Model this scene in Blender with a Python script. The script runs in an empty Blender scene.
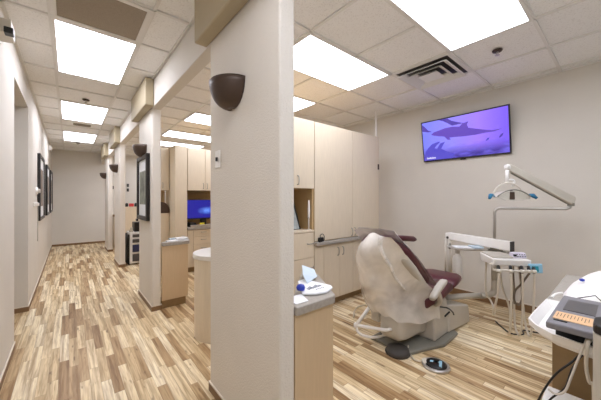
import bpy, bmesh, math, random
from mathutils import Vector, Matrix
random.seed(7)
C = bpy.context.scene.collection
PI = math.pi

# ------------------------------------------------------------------ materials
def lin(c):
    out = []
    for v in c:
        v = v / 255.0
        out.append(v / 12.92 if v <= .04045 else ((v + .055) / 1.055) ** 2.4)
    return (out[0], out[1], out[2], 1.0)

def base_mat(name):
    m = bpy.data.materials.new(name)
    m.use_nodes = True
    nt = m.node_tree
    b = nt.nodes['Principled BSDF']
    return m, nt, b

def mat(name, rgb, rough=.5, metal=0, noise=0.0, nscale=20, bump=0.0, bscale=120, spec=.5, stretch=(1, 1, 1)):
    """procedural plastic / paint / metal: base colour broken by a faint noise, optional bump"""
    m, nt, b = base_mat(name)
    b.inputs['Roughness'].default_value = rough
    b.inputs['Metallic'].default_value = metal
    b.inputs['Specular IOR Level'].default_value = spec
    c = lin(rgb)
    tc = nt.nodes.new('ShaderNodeTexCoord')
    mp = nt.nodes.new('ShaderNodeMapping')
    mp.inputs['Scale'].default_value = stretch
    nt.links.new(tc.outputs['Object'], mp.inputs['Vector'])
    n = nt.nodes.new('ShaderNodeTexNoise')
    n.inputs['Scale'].default_value = nscale
    n.inputs['Detail'].default_value = 4
    nt.links.new(mp.outputs['Vector'], n.inputs['Vector'])
    r = nt.nodes.new('ShaderNodeValToRGB')
    k = noise
    r.color_ramp.elements[0].position = .3
    r.color_ramp.elements[1].position = .7
    r.color_ramp.elements[0].color = (c[0] * (1 - k), c[1] * (1 - k), c[2] * (1 - k), 1)
    r.color_ramp.elements[1].color = (min(1, c[0] * (1 + k)), min(1, c[1] * (1 + k)), min(1, c[2] * (1 + k)), 1)
    nt.links.new(n.outputs['Fac'], r.inputs['Fac'])
    nt.links.new(r.outputs['Color'], b.inputs['Base Color'])
    if bump > 0:
        n2 = nt.nodes.new('ShaderNodeTexNoise')
        n2.inputs['Scale'].default_value = bscale
        n2.inputs['Detail'].default_value = 3
        nt.links.new(tc.outputs['Object'], n2.inputs['Vector'])
        bp = nt.nodes.new('ShaderNodeBump')
        bp.inputs['Strength'].default_value = bump
        bp.inputs['Distance'].default_value = .004
        nt.links.new(n2.outputs['Fac'], bp.inputs['Height'])
        nt.links.new(bp.outputs['Normal'], b.inputs['Normal'])
    return m

def emit(name, rgb, strength):
    m, nt, b = base_mat(name)
    b.inputs['Base Color'].default_value = (0, 0, 0, 1)
    b.inputs['Roughness'].default_value = .3
    b.inputs['Emission Color'].default_value = lin(rgb)
    b.inputs['Emission Strength'].default_value = strength
    return m

def floor_mat():
    m, nt, b = base_mat('wood_strip_floor')
    N, L = nt.nodes, nt.links
    tc = N.new('ShaderNodeTexCoord')
    sp = N.new('ShaderNodeSeparateXYZ')
    L.new(tc.outputs['Object'], sp.inputs[0])
    def M(op, a, bb=None, v=None):
        n = N.new('ShaderNodeMath'); n.operation = op
        if isinstance(a, (int, float)): n.inputs[0].default_value = a
        else: L.new(a, n.inputs[0])
        if bb is not None:
            if isinstance(bb, (int, float)): n.inputs[1].default_value = bb
            else: L.new(bb, n.inputs[1])
        return n.outputs[0]
    W, LEN = .060, .58
    xs = M('DIVIDE', sp.outputs['X'], W)
    i = M('FLOOR', xs)
    wn = N.new('ShaderNodeTexWhiteNoise'); wn.noise_dimensions = '1D'
    L.new(i, wn.inputs['W'])
    ys = M('DIVIDE', sp.outputs['Y'], LEN)
    yo = M('ADD', ys, M('MULTIPLY', wn.outputs['Value'], 17.3))
    j = M('FLOOR', yo)
    cb = N.new('ShaderNodeCombineXYZ')
    L.new(i, cb.inputs[0]); L.new(j, cb.inputs[1])
    w2 = N.new('ShaderNodeTexWhiteNoise'); w2.noise_dimensions = '2D'
    L.new(cb.outputs[0], w2.inputs['Vector'])
    ramp = N.new('ShaderNodeValToRGB')
    cols = [(0, (156, 126, 90)), (.12, (182, 154, 116)), (.3, (204, 181, 143)), (.5, (220, 201, 164)), (.7, (230, 214, 181)), (1, (240, 229, 203))]
    e = ramp.color_ramp.elements
    e[0].position, e[0].color = 0, lin(cols[0][1])
    e[1].position, e[1].color = 1, lin(cols[-1][1])
    for p, c in cols[1:-1]:
        q = e.new(p); q.color = lin(c)
    L.new(w2.outputs['Value'], ramp.inputs['Fac'])
    # grain, running along the strip
    gv = N.new('ShaderNodeCombineXYZ')
    L.new(M('MULTIPLY', sp.outputs['X'], 60), gv.inputs[0])
    L.new(M('ADD', M('MULTIPLY', sp.outputs['Y'], 4), M('MULTIPLY', w2.outputs['Value'], 50)), gv.inputs[1])
    g = N.new('ShaderNodeTexNoise'); g.inputs['Scale'].default_value = 1; g.inputs['Detail'].default_value = 5
    g.inputs['Distortion'].default_value = 1.2
    L.new(gv.outputs[0], g.inputs['Vector'])
    gr = N.new('ShaderNodeValToRGB')
    gr.color_ramp.elements[0].position = .28; gr.color_ramp.elements[0].color = (.66, .56, .45, 1)
    gr.color_ramp.elements[1].position = .55; gr.color_ramp.elements[1].color = (1.04, 1.04, 1.04, 1)
    L.new(g.outputs['Fac'], gr.inputs['Fac'])
    mx = N.new('ShaderNodeMix'); mx.data_type = 'RGBA'; mx.blend_type = 'MULTIPLY'
    mx.inputs['Factor'].default_value = .8
    L.new(ramp.outputs['Color'], mx.inputs['A']); L.new(gr.outputs['Color'], mx.inputs['B'])
    # dark heartwood streaks and knots
    kv = N.new('ShaderNodeCombineXYZ')
    L.new(M('MULTIPLY', sp.outputs['X'], 22), kv.inputs[0])
    L.new(M('ADD', M('MULTIPLY', sp.outputs['Y'], 5), M('MULTIPLY', w2.outputs['Value'], 90)), kv.inputs[1])
    kn = N.new('ShaderNodeTexNoise'); kn.inputs['Scale'].default_value = 1; kn.inputs['Detail'].default_value = 2
    L.new(kv.outputs[0], kn.inputs['Vector'])
    kr = N.new('ShaderNodeValToRGB')
    kr.color_ramp.elements[0].position = .66; kr.color_ramp.elements[0].color = (0, 0, 0, 1)
    kr.color_ramp.elements[1].position = .75; kr.color_ramp.elements[1].color = (1, 1, 1, 1)
    L.new(kn.outputs['Fac'], kr.inputs['Fac'])
    mk = N.new('ShaderNodeMix'); mk.data_type = 'RGBA'
    L.new(M('MULTIPLY', kr.outputs['Color'], .75), mk.inputs['Factor'])
    L.new(mx.outputs['Result'], mk.inputs['A']); mk.inputs['B'].default_value = lin((104, 72, 48))
    sv = N.new('ShaderNodeCombineXYZ')
    L.new(M('MULTIPLY', sp.outputs['X'], 34), sv.inputs[0])
    L.new(M('ADD', M('MULTIPLY', sp.outputs['Y'], 1.3), M('MULTIPLY', w2.outputs['Value'], 31)), sv.inputs[1])
    sn = N.new('ShaderNodeTexNoise'); sn.inputs['Scale'].default_value = 1; sn.inputs['Detail'].default_value = 3
    L.new(sv.outputs[0], sn.inputs['Vector'])
    sr = N.new('ShaderNodeValToRGB')
    sr.color_ramp.elements[0].position = .36; sr.color_ramp.elements[0].color = (.60, .51, .40, 1)
    sr.color_ramp.elements[1].position = .56; sr.color_ramp.elements[1].color = (1.10, 1.09, 1.05, 1)
    L.new(sn.outputs['Fac'], sr.inputs['Fac'])
    mz = N.new('ShaderNodeMix'); mz.data_type = 'RGBA'; mz.blend_type = 'MULTIPLY'; mz.inputs['Factor'].default_value = .85
    L.new(mk.outputs['Result'], mz.inputs['A']); L.new(sr.outputs['Color'], mz.inputs['B'])
    mk = mz
    # seams
    fx = M('FRACT', xs); fy = M('FRACT', yo)
    sx = M('LESS_THAN', fx, .035); sy = M('LESS_THAN', fy, .006)
    s = M('MAXIMUM', sx, sy)
    ms = N.new('ShaderNodeMix'); ms.data_type = 'RGBA'
    L.new(M('MULTIPLY', s, .45), ms.inputs['Factor'])
    L.new(mk.outputs['Result'], ms.inputs['A']); ms.inputs['B'].default_value = lin((110, 80, 52))
    L.new(ms.outputs['Result'], b.inputs['Base Color'])
    b.inputs['Roughness'].default_value = .42
    b.inputs['Specular IOR Level'].default_value = .35
    return m

def tile_mat():
    m, nt, b = base_mat('mineral_ceiling_tile')
    N, L = nt.nodes, nt.links
    tc = N.new('ShaderNodeTexCoord')
    n = N.new('ShaderNodeTexNoise'); n.inputs['Scale'].default_value = 95; n.inputs['Detail'].default_value = 4
    L.new(tc.outputs['Object'], n.inputs['Vector'])
    r = N.new('ShaderNodeValToRGB')
    r.color_ramp.elements[0].position = .30; r.color_ramp.elements[0].color = lin((222, 220, 217))
    r.color_ramp.elements[1].position = .46; r.color_ramp.elements[1].color = lin((240, 239, 237))
    L.new(n.outputs['Fac'], r.inputs['Fac'])
    L.new(r.outputs['Color'], b.inputs['Base Color'])
    bp = N.new('ShaderNodeBump'); bp.inputs['Strength'].default_value = .35; bp.inputs['Distance'].default_value = .004
    L.new(n.outputs['Fac'], bp.inputs['Height']); L.new(bp.outputs['Normal'], b.inputs['Normal'])
    b.inputs['Roughness'].default_value = .95
    b.inputs['Specular IOR Level'].default_value = .1
    return m

def film_mat(name, rgb, lo, hi, scale, zg=0.0):
    """thin crumpled plastic film: part see-through, part milky"""
    m, nt, b = base_mat(name)
    N, L = nt.nodes, nt.links
    out = nt.nodes['Material Output']
    b.inputs['Base Color'].default_value = lin(rgb)
    b.inputs['Roughness'].default_value = .22
    tr = N.new('ShaderNodeBsdfTransparent')
    mix = N.new('ShaderNodeMixShader')
    tc = N.new('ShaderNodeTexCoord')
    n = N.new('ShaderNodeTexNoise'); n.inputs['Scale'].default_value = scale; n.inputs['Detail'].default_value = 4
    n.inputs['Distortion'].default_value = .8
    L.new(tc.outputs['Object'], n.inputs['Vector'])
    mr = N.new('ShaderNodeMapRange')
    mr.inputs['From Min'].default_value = .35; mr.inputs['From Max'].default_value = .68
    mr.inputs['To Min'].default_value = lo; mr.inputs['To Max'].default_value = hi
    L.new(n.outputs['Fac'], mr.inputs['Value'])
    if zg:
        sp = N.new('ShaderNodeSeparateXYZ'); L.new(tc.outputs['Object'], sp.inputs[0])
        zr = N.new('ShaderNodeMapRange'); zr.inputs['From Min'].default_value = .45; zr.inputs['From Max'].default_value = .95
        zr.inputs['To Min'].default_value = -zg * .5; zr.inputs['To Max'].default_value = zg * .5
        L.new(sp.outputs['Z'], zr.inputs['Value'])
        ad = N.new('ShaderNodeMath'); ad.operation = 'ADD'; ad.use_clamp = True
        L.new(mr.outputs['Result'], ad.inputs[0]); L.new(zr.outputs['Result'], ad.inputs[1])
        L.new(ad.outputs[0], mix.inputs['Fac'])
    else:
        L.new(mr.outputs['Result'], mix.inputs['Fac'])
    L.new(tr.outputs[0], mix.inputs[1]); L.new(b.outputs[0], mix.inputs[2])
    bp = N.new('ShaderNodeBump'); bp.inputs['Strength'].default_value = .6; bp.inputs['Distance'].default_value = .02
    n2 = N.new('ShaderNodeTexNoise'); n2.inputs['Scale'].default_value = scale * 2.2; n2.inputs['Detail'].default_value = 5
    L.new(tc.outputs['Object'], n2.inputs['Vector'])
    L.new(n2.outputs['Fac'], bp.inputs['Height']); L.new(bp.outputs['Normal'], b.inputs['Normal'])
    L.new(mix.outputs[0], out.inputs['Surface'])
    return m

MW = mat('wall_paint', (217, 212, 203), .75, noise=.02, nscale=3, bump=.5, bscale=110, spec=.2)
MWING = mat('wing_wall_paint', (224, 218, 208), .7, noise=.02, nscale=3, bump=1.0, bscale=110, spec=.25)
MTILE = tile_mat()
MTBAR = mat('ceiling_grid_metal', (226, 224, 220), .6, noise=.01)
MFLOOR = floor_mat()
MBASE = mat('vinyl_baseboard', (134, 104, 74), .5, noise=.08, nscale=12, stretch=(1, 1, 6))
MBCAP = mat('baseboard_caulk', (226, 218, 205), .5)
MBOX = mat('tan_soffit_paint', (176, 163, 136), .65, noise=.03, nscale=5, bump=.3)
MCAB = mat('maple_laminate', (220, 206, 182), .45, noise=.035, nscale=14, stretch=(6, 6, .5))
MCAB2 = mat('tan_laminate', (204, 180, 146), .5, noise=.03, nscale=14, stretch=(6, 6, .5))
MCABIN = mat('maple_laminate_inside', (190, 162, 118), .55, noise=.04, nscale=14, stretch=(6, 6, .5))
MEDGE = mat('laminate_edge', (176, 150, 112), .5, noise=.05)
MTOE = mat('brown_toe_kick_and_shaded_maple', (150, 124, 88), .6, noise=.05)
MTOP = mat('grey_stone_laminate', (164, 158, 149), .35, noise=.10, nscale=60)
MWTOP = mat('white_laminate_top', (226, 222, 214), .35, noise=.03, nscale=50)
MNICK = mat('brushed_nickel', (170, 165, 155), .35, metal=.8, noise=.05)
MCHROME = mat('satin_steel', (196, 192, 186), .3, metal=.7, noise=.03)
MWHITE = mat('white_plastic', (242, 240, 236), .35, noise=.015)
MOFF = mat('warm_white_plastic', (214, 208, 196), .4, noise=.02)
MGREY = mat('greige_moulded_plastic', (190, 184, 172), .42, noise=.025)
MGREYD = mat('grey_green_painted_metal', (128, 126, 116), .45, noise=.04)
MDARK = mat('charcoal_rubber', (62, 58, 54), .6, noise=.06)
MBLACK = mat('black_plastic', (24, 23, 22), .4, noise=.05)
MMAR = mat('maroon_vinyl', (84, 38, 44), .38, noise=.08, nscale=30)
MBRONZE = mat('dark_bronze_metal', (74, 58, 48), .45, metal=.25, noise=.08)
MFRAME = mat('dark_brown_wood_frame', (30, 22, 18), .4, noise=.15, nscale=25, stretch=(1, 1, .2))
MFRAMEB = mat('black_wood_frame', (28, 25, 24), .4, noise=.1)
MPAPER = mat('white_paper', (236, 238, 240), .6, noise=.01)
MPAPERB = mat('pale_blue_paper', (200, 216, 228), .6, noise=.03)
MBLUE = mat('blue_plastic', (38, 60, 170), .3, noise=.05)
MTEAL = mat('teal_blue_rubber', (34, 112, 150), .4, noise=.06)
MLBLUE = mat('light_blue_plastic', (150, 196, 220), .35, noise=.03)
MHOSE = mat('beige_tubing', (206, 196, 178), .45, noise=.03)
MHOSED = mat('brown_grey_tubing', (112, 100, 86), .5, noise=.04)
MBROWN = mat('brown_laminate_panel', (132, 104, 66), .5, noise=.06, nscale=10, stretch=(6, 6, .6))
MSLATE = mat('slate_grey_plastic', (126, 124, 128), .45, noise=.03)
MSLATED = mat('dark_slate_window', (84, 82, 84), .3, noise=.03)
MORANGE = mat('orange_label_strip', (222, 182, 138), .5, noise=.07, nscale=60)
MBEAD = mat('bottle_plastic', (248, 247, 244), .3, noise=.02)
MGRILLE = mat('perforated_grille_metal', (150, 138, 122), .6, noise=.12, nscale=160)
MYEL = mat('yellow_note', (220, 205, 60), .6, noise=.02)
MNAVY = mat('navy_drawer', (52, 56, 92), .4, noise=.06)
MRED = mat('red_plastic', (190, 60, 60), .4, noise=.04)
MFILM = film_mat('crumpled_film', (242, 238, 231), .62, .86, 4, .26)
MFILM2 = film_mat('clear_film_band', (212, 206, 208), .55, .95, 6)
MLIGHT = emit('led_panel_diffuser', (238, 240, 252), 3.6)

# ------------------------------------------------------------------ mesh helpers (world coordinates in, local coordinates stored)
BASE = {}
def obj(name, bm, m, parent=None, smooth=False, bev=0.0, seg=2):
    off = BASE[parent.name] if parent else Vector((0, 0, 0))
    bmesh.ops.translate(bm, verts=bm.verts, vec=-off)
    bmesh.ops.recalc_face_normals(bm, faces=bm.faces)
    me = bpy.data.meshes.new(name)
    bm.to_mesh(me); bm.free()
    ms = m if isinstance(m, (list, tuple)) else [m]
    for q in ms: me.materials.append(q)
    if smooth:
        for p in me.polygons: p.use_smooth = True
    o = bpy.data.objects.new(name, me)
    C.objects.link(o)
    if parent: o.parent = parent
    BASE[o.name] = off
    if bev > 0:
        md = o.modifiers.new('bevel', 'BEVEL'); md.width = bev; md.segments = seg; md.limit_method = 'ANGLE'
        md.angle_limit = math.radians(40)
    return o

def tag(o, label, cat, group=None):
    o['label'] = label; o['category'] = cat
    if group: o['group'] = group
    return o

def thing(name, label, cat, loc, group=None):
    o = bpy.data.objects.new(name, None)
    o.empty_display_size = .05
    C.objects.link(o); o.location = loc
    BASE[o.name] = Vector(loc)
    return tag(o, label, cat, group)

def struct(name, bm, m, parent=None, **k):
    o = obj(name, bm, m, parent, **k)
    o['kind'] = 'structure'
    return o

def dup(root, loc, label, group=None):
    r = root.copy(); C.objects.link(r); r.location = loc; r['label'] = label
    if group: r['group'] = group
    BASE[r.name] = Vector(loc)
    for ch in list(root.children):
        c = ch.copy(); C.objects.link(c); c.parent = r
        for g in list(ch.children):
            d = g.copy(); C.objects.link(d); d.parent = c
    return r

B = bmesh.new
def bx(bm, x0, x1, y0, y1, z0, z1):
    vs = [bm.verts.new(p) for p in ((x0, y0, z0), (x1, y0, z0), (x1, y1, z0), (x0, y1, z0), (x0, y0, z1), (x1, y0, z1), (x1, y1, z1), (x0, y1, z1))]
    for f in ((3, 2, 1, 0), (4, 5, 6, 7), (0, 1, 5, 4), (1, 2, 6, 5), (2, 3, 7, 6), (3, 0, 4, 7)):
        bm.faces.new([vs[i] for i in f])
    return bm
def box(*a): return bx(B(), *a)

def prism(bm, poly, z0, z1):
    lo = [bm.verts.new((x, y, z0)) for x, y in poly]
    hi = [bm.verts.new((x, y, z1)) for x, y in poly]
    bm.faces.new(lo[::-1]); bm.faces.new(hi)
    n = len(poly)
    for i in range(n):
        bm.faces.new((lo[i], lo[(i + 1) % n], hi[(i + 1) % n], hi[i]))
    return bm

def hexa(bm, pts):
    """8 corner points, bottom four then top four"""
    vs = [bm.verts.new(p) for p in pts]
    for f in ((3, 2, 1, 0), (4, 5, 6, 7), (0, 1, 5, 4), (1, 2, 6, 5), (2, 3, 7, 6), (3, 0, 4, 7)):
        bm.faces.new([vs[i] for i in f])
    return bm

def extrude_poly(bm, pts, vec):
    """any planar polygon pushed along vec"""
    v = Vector(vec)
    lo = [bm.verts.new(p) for p in pts]
    hi = [bm.verts.new(Vector(p) + v) for p in pts]
    bm.faces.new(lo[::-1]); bm.faces.new(hi)
    n = len(pts)
    for i in range(n):
        bm.faces.new((lo[i], lo[(i + 1) % n], hi[(i + 1) % n], hi[i]))
    return bm

def spline(pts, n=6, closed=False):
    P = [Vector(p) for p in pts]
    out = []
    m = len(P)
    rng = range(m) if closed else range(m - 1)
    for i in rng:
        if closed:
            a, b, c, d = P[i - 1], P[i], P[(i + 1) % m], P[(i + 2) % m]
        else:
            a = P[max(i - 1, 0)]; b = P[i]; c = P[i + 1]; d = P[min(i + 2, m - 1)]
        for k in range(n):
            t = k / n
            out.append(.5 * ((2 * b) + (c - a) * t + (2 * a - 5 * b + 4 * c - d) * t * t + (3 * b - a - 3 * c + d) * t ** 3))
    if not closed: out.append(P[-1])
    return out

def tube(bm, pts, r, seg=8, closed=False, smooth=0):
    P = spline(pts, smooth, closed) if smooth else [Vector(p) for p in pts]
    n = len(P)
    rings = []
    up = Vector((0, 0, 1))
    prev = None
    for i in range(n):
        if closed: t = P[(i + 1) % n] - P[i - 1]
        else: t = P[min(i + 1, n - 1)] - P[max(i - 1, 0)]
        if t.length < 1e-9: t = Vector((0, 0, 1))
        t.normalize()
        if prev is None:
            a = up if abs(t.z) < .9 else Vector((1, 0, 0))
            u = t.cross(a).normalized()
        else:
            u = (prev - t * prev.dot(t))
            u = u.normalized() if u.length > 1e-6 else t.cross(Vector((1, 0, 0))).normalized()
        prev = u
        w = t.cross(u)
        rr = r[i] if isinstance(r, (list, tuple)) else r
        rings.append([bm.verts.new(P[i] + (u * math.cos(2 * PI * k / seg) + w * math.sin(2 * PI * k / seg)) * rr) for k in range(seg)])
    m = n if closed else n - 1
    for i in range(m):
        A, D = rings[i], rings[(i + 1) % n]
        for k in range(seg):
            bm.faces.new((A[k], A[(k + 1) % seg], D[(k + 1) % seg], D[k]))
    if not closed:
        bm.faces.new(rings[0][::-1]); bm.faces.new(rings[-1])
    return bm

def cyl(bm, p0, p1, r0, r1=None, seg=16):
    return tube(bm, [p0, p1], [r0, r0 if r1 is None else r1], seg)

def lathe(bm, c, prof, seg=24, sx=1, sy=1):
    rings = []
    for r, z in prof:
        rings.append([bm.verts.new((c[0] + r * sx * math.cos(2 * PI * k / seg), c[1] + r * sy * math.sin(2 * PI * k / seg), c[2] + z)) for k in range(seg)])
    for a, b in zip(rings, rings[1:]):
        for k in range(seg):
            bm.faces.new((a[k], a[(k + 1) % seg], b[(k + 1) % seg], b[k]))
    bm.faces.new(rings[0][::-1]); bm.faces.new(rings[-1])
    return bm

def sheet(bm, grid, thick=0.0):
    """grid of points -> surface (closed shell when thick)"""
    R, K = len(grid), len(grid[0])
    v = [[bm.verts.new(p) for p in row] for row in grid]
    for i in range(R - 1):
        for j in range(K - 1):
            bm.faces.new((v[i][j], v[i][j + 1], v[i + 1][j + 1], v[i + 1][j]))
    return bm

def loft(bm, rings):
    V = [[bm.verts.new(p) for p in r] for r in rings]
    n = len(V[0])
    for a, b in zip(V, V[1:]):
        for k in range(n):
            bm.faces.new((a[k], a[(k + 1) % n], b[(k + 1) % n], b[k]))
    bm.faces.new(V[0][::-1]); bm.faces.new(V[-1])
    return bm

def rrect(hw, hh, r, n=4):
    """rounded rectangle outline, centred"""
    out = []
    for cx, cy, a0 in ((hw - r, hh - r, 0), (-hw + r, hh - r, 90), (-hw + r, -hh + r, 180), (hw - r, -hh + r, 270)):
        for k in range(n + 1):
            a = math.radians(a0 + 90 * k / n)
            out.append((cx + r * math.cos(a), cy + r * math.sin(a)))
    return out

# ------------------------------------------------------------------ setting
H = 2.74
XL, XR, YF, YB = -.375, 4.145, 10.4, -1.8
XW0, XW1 = .756, .855                                  # wing-wall thickness
struct('floor', box(-1.5, XR + .1, YB, YF + .1, -.06, 0), MFLOOR)

# ceiling: tiles above, T-bars just below them
bm = B()
bx(bm, -1.5, XR + .1, YB, YF + .1, H + .012, H + .06)
for f in bm.faces: f.material_index = 0
nb = len(bm.faces)
xsC = [-.11, .487]
ysC = [2.84 + .577 * k for k in range(-8, 14)]
xsR = [.93, 1.545, 2.16, 2.775, 3.39, 4.005]
ysR = [-1.37, -.755, -.14, .47, 1.09, 1.71, 2.33, 2.92, 3.51, 4.02, 4.51, 5.08, 5.53, 5.98, 6.62, 7.23, 7.8, 8.4, 9.0, 9.6, 10.2]
t = .012
for x in xsC: bx(bm, x - t, x + t, YB, YF, H - .002, H + .012)
for y in ysC: bx(bm, XL, XW0, y - t, y + t, H - .002, H + .012)
for x in xsR: bx(bm, x - t, x + t, YB, YF, H - .002, H + .012)
for y in ysR: bx(bm, XW1, XR, y - t, y + t, H - .002, H + .012)
# wall angle
for a in ((XL, XL + .02, YB, YF), (XR - .02, XR, YB, YF), (XW0 - .02, XW0, YB, YF), (XW1, XW1 + .02, YB, YF), (XL, XR, YF - .02, YF)):
    bx(bm, *a, H - .002, H + .012)
bm.faces.ensure_lookup_table()
for f in bm.faces[nb:]: f.material_index = 1
struct('ceiling', bm, [MTILE, MTBAR])

# left wall with an open doorway
bm = B()
bx(bm, XL - .12, XL, YB, 3.53, 0, H)
bx(bm, XL - .12, XL, 4.613, YF, 0, H)
bx(bm, XL - .12, XL, 3.53, 4.613, 2.435, H)
struct('wall_left', bm, MW)
bm = B()
bx(bm, -1.5, XL - .12, 4.613, 4.73, 0, H)
bx(bm, -1.5, XL - .12, 3.2, 3.32, 0, H)
bx(bm, -1.5, -1.4, 3.32, 4.613, 0, H)
struct('wall_alcove', bm, MW)
struct('wall_far', box(-1.5, XR + .1, YF, YF + .1, 0, H), MW)
struct('wall_right', box(XR, XR + .1, YB, YF, 0, H), MW)

def wing(name, y0, y1):
    r = .014 if y0 < 2 else .022
    XW1 = .848 if y0 < 2 else .855
    bm = B()
    pl = []
    for cx, cy, a0 in ((XW1 - r, y1 - r, 0), (XW0 + r, y1 - r, 90), (XW0 + r, y0 + r, 180), (XW1 - r, y0 + r, 270)):
        for k in range(6):
            a = math.radians(a0 + 90 * k / 5)
            pl.append((cx + r * math.cos(a), cy + r * math.sin(a)))
    prism(bm, pl, 0, 2.42)
    o = struct(name, bm, MWING)
    for p in o.data.polygons: p.use_smooth = abs(p.normal.z) < .5
    for e in o.data.edges: pass
    o.data.set_sharp_from_angle(angle=math.radians(30))
    return o
WY = [(1.05, 1.883), (3.64, 4.44), (6.4, 7.17), (8.47, 9.23)]
for nm, (a, b) in zip(('wall_wing', 'wall_wing.001', 'wall_wing.002', 'wall_wing.003'), WY): wing(nm, a, b)
struct('wall_header', box(XW0, XW1, YB, YF, 2.42, H), MW, bev=.008)
# tan soffit boxes at the wing-wall tops
for k, (a, b) in enumerate(((.93, 1.94), (3.54, 4.47), (6.3, 7.2), (8.37, 9.26))):
    struct('trim_%d' % (k + 1), box(.665, XW0 - .001, a, b, 2.42, H - .003), MBOX, bev=.012, seg=3)

# baseboards
def board(name, segs, h=.055):
    bm = B()
    for s in segs: bx(bm, *s, 0, h)
    n = len(bm.faces)
    for x0, x1, y0, y1 in segs: bx(bm, x0, x1, y0, y1, h, h + .012)
    bm.faces.ensure_lookup_table()
    for f in bm.faces[n:]: f.material_index = 1
    struct(name, bm, [MBASE, MBCAP])
board('baseboard_left', [(XL, XL + .008, YB, 3.53), (XL, XL + .008, 4.605, YF), (-1.4, XL, 4.605, 4.613)])
board('baseboard_far', [(XL + .008, XR, YF - .008, YF)])
board('baseboard_right', [(XR - .008, XR, YB, YF - .008)], .09)
for k, (a, b) in enumerate(WY):
    XW1 = .848 if k == 0 else .855
    board('baseboard_wing' + ('' if k == 0 else '.%03d' % k), [(XW0 - .007, XW0, a - .007, b + .007), (XW1, XW1 + .007, a - .007, b + .007), (XW0, XW1, a - .007, a), (XW0, XW1, b, b + .007)])

# ------------------------------------------------------------------ ceiling fixtures
def panel(x0, x1, y0, y1, label, grp):
    t = thing('ceiling_light', label, 'ceiling light', ((x0 + x1) / 2, (y0 + y1) / 2, H), grp)
    bm = B(); w = .026
    for a in ((x0, x1, y0, y0 + w), (x0, x1, y1 - w, y1), (x0, x0 + w, y0 + w, y1 - w), (x1 - w, x1, y0 + w, y1 - w)):
        bx(bm, *a, H - .008, H + .010)
    obj('frame', bm, MTBAR, t, bev=.003)
    obj('diffuser', box(x0 + w, x1 - w, y0 + w, y1 - w, H - .003, H + .008), MLIGHT, t)
    return t
GC, GR = 'light panels over the corridor', 'light panels over the treatment rooms'
c1 = panel(-.11, .487, 2.84, 4.02, 'largest and nearest glowing light panel over the corridor, beside the tan grille', GC)
dup(c1, (.1885, 5.745, H), 'middle one of the three glowing panels along the corridor ceiling', GC)
dup(c1, (.1885, 8.03, H), 'farthest and smallest glowing panel on corridor ceiling near the end wall', GC)
r1 = panel(1.545, 2.775, .47, 1.09, 'bright ceiling panel at top edge, right of the square air vent', GR)
dup(r1, (2.16, 2.02, H), 'bright ceiling panel just right of the near wing wall, above tall cabinets', GR)
dup(r1, (2.16, 3.215, H), 'ceiling panel above the second room, its corner just showing over tall cabinets', GR)
dup(r1, (2.16, 4.795, H), 'uppermost of the stacked ceiling panels seen between first two wing walls', GR)
dup(r1, (2.16, 6.30, H), 'second ceiling panel down between first two wing walls, over third room', GR)
dup(r1, (2.16, 7.52, H), 'third ceiling panel down between first two wing walls, just over far cabinets', GR)
dup(r1, (2.16, 9.3, H), 'lowest and farthest ceiling panel between wing walls near the end wall', GR)
# unseen panels added behind the camera to light the near end
dup(c1, (.1885, .2, H), 'unseen corridor ceiling panel added behind the viewpoint above the near left wall', GC)
dup(r1, (2.16, -.6, H), 'unseen treatment room ceiling panel added behind the viewpoint over the right counter', GR)

# return-air grille over the corridor
t = thing('return_grille', 'tan perforated return air grille in corridor ceiling before nearest light', 'vent', (.19, 2.55, H))
bm = B()
for a in ((-.11, .487, 2.263, 2.30), (-.11, .487, 2.79, 2.838), (-.11, -.07, 2.30, 2.79), (.447, .487, 2.30, 2.79)): bx(bm, *a, H - .010, H + .010)
obj('frame', bm, MTBAR, t, bev=.003)
obj('perforated_panel', box(-.07, .447, 2.30, 2.79, H - .004, H + .006), MGRILLE, t)

# four-way supply diffuser
t = thing('supply_vent', 'square four-way air diffuser in ceiling between two bright panels', 'vent', (3.08, 1.4, H))
obj('backing', box(2.79, 3.375, 1.105, 1.695, H + .002, H + .011), MDARK, t)
cx, cy = 3.082, 1.40
def ringbox(bm, ro, ri, zo, zi, th=.006):
    def sq(r, z): return [(cx - r, cy - r, z), (cx + r, cy - r, z), (cx + r, cy + r, z), (cx - r, cy + r, z)]
    O, I = sq(ro, zo), sq(ri, zi)
    O2, I2 = sq(ro, zo + th), sq(ri, zi + th)
    for i in range(4):
        j = (i + 1) % 4
        hexa(bm, [O[i], O[j], I[j], I[i], O2[i], O2[j], I2[j], I2[i]])
bm = B(); ringbox(bm, .305, .275, H - .006, H - .006, .01); obj('frame', bm, MTBAR, t)
for ro, ri in ((.262, .200), (.178, .120)):
    bm = B(); ringbox(bm, ro, ri, H - .042, H - .004); obj('louvre', bm, MTBAR, t)
bm = B(); hexa(bm, [(cx - .105, cy - .105, H - .046), (cx + .105, cy - .105, H - .046), (cx + .105, cy + .105, H - .046), (cx - .105, cy + .105, H - .046), (cx - .085, cy - .085, H - .025), (cx + .085, cy - .085, H - .025), (cx + .085, cy + .085, H - .025), (cx - .085, cy + .085, H - .025)]); obj('centre_plate', bm, MTBAR, t)

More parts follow.
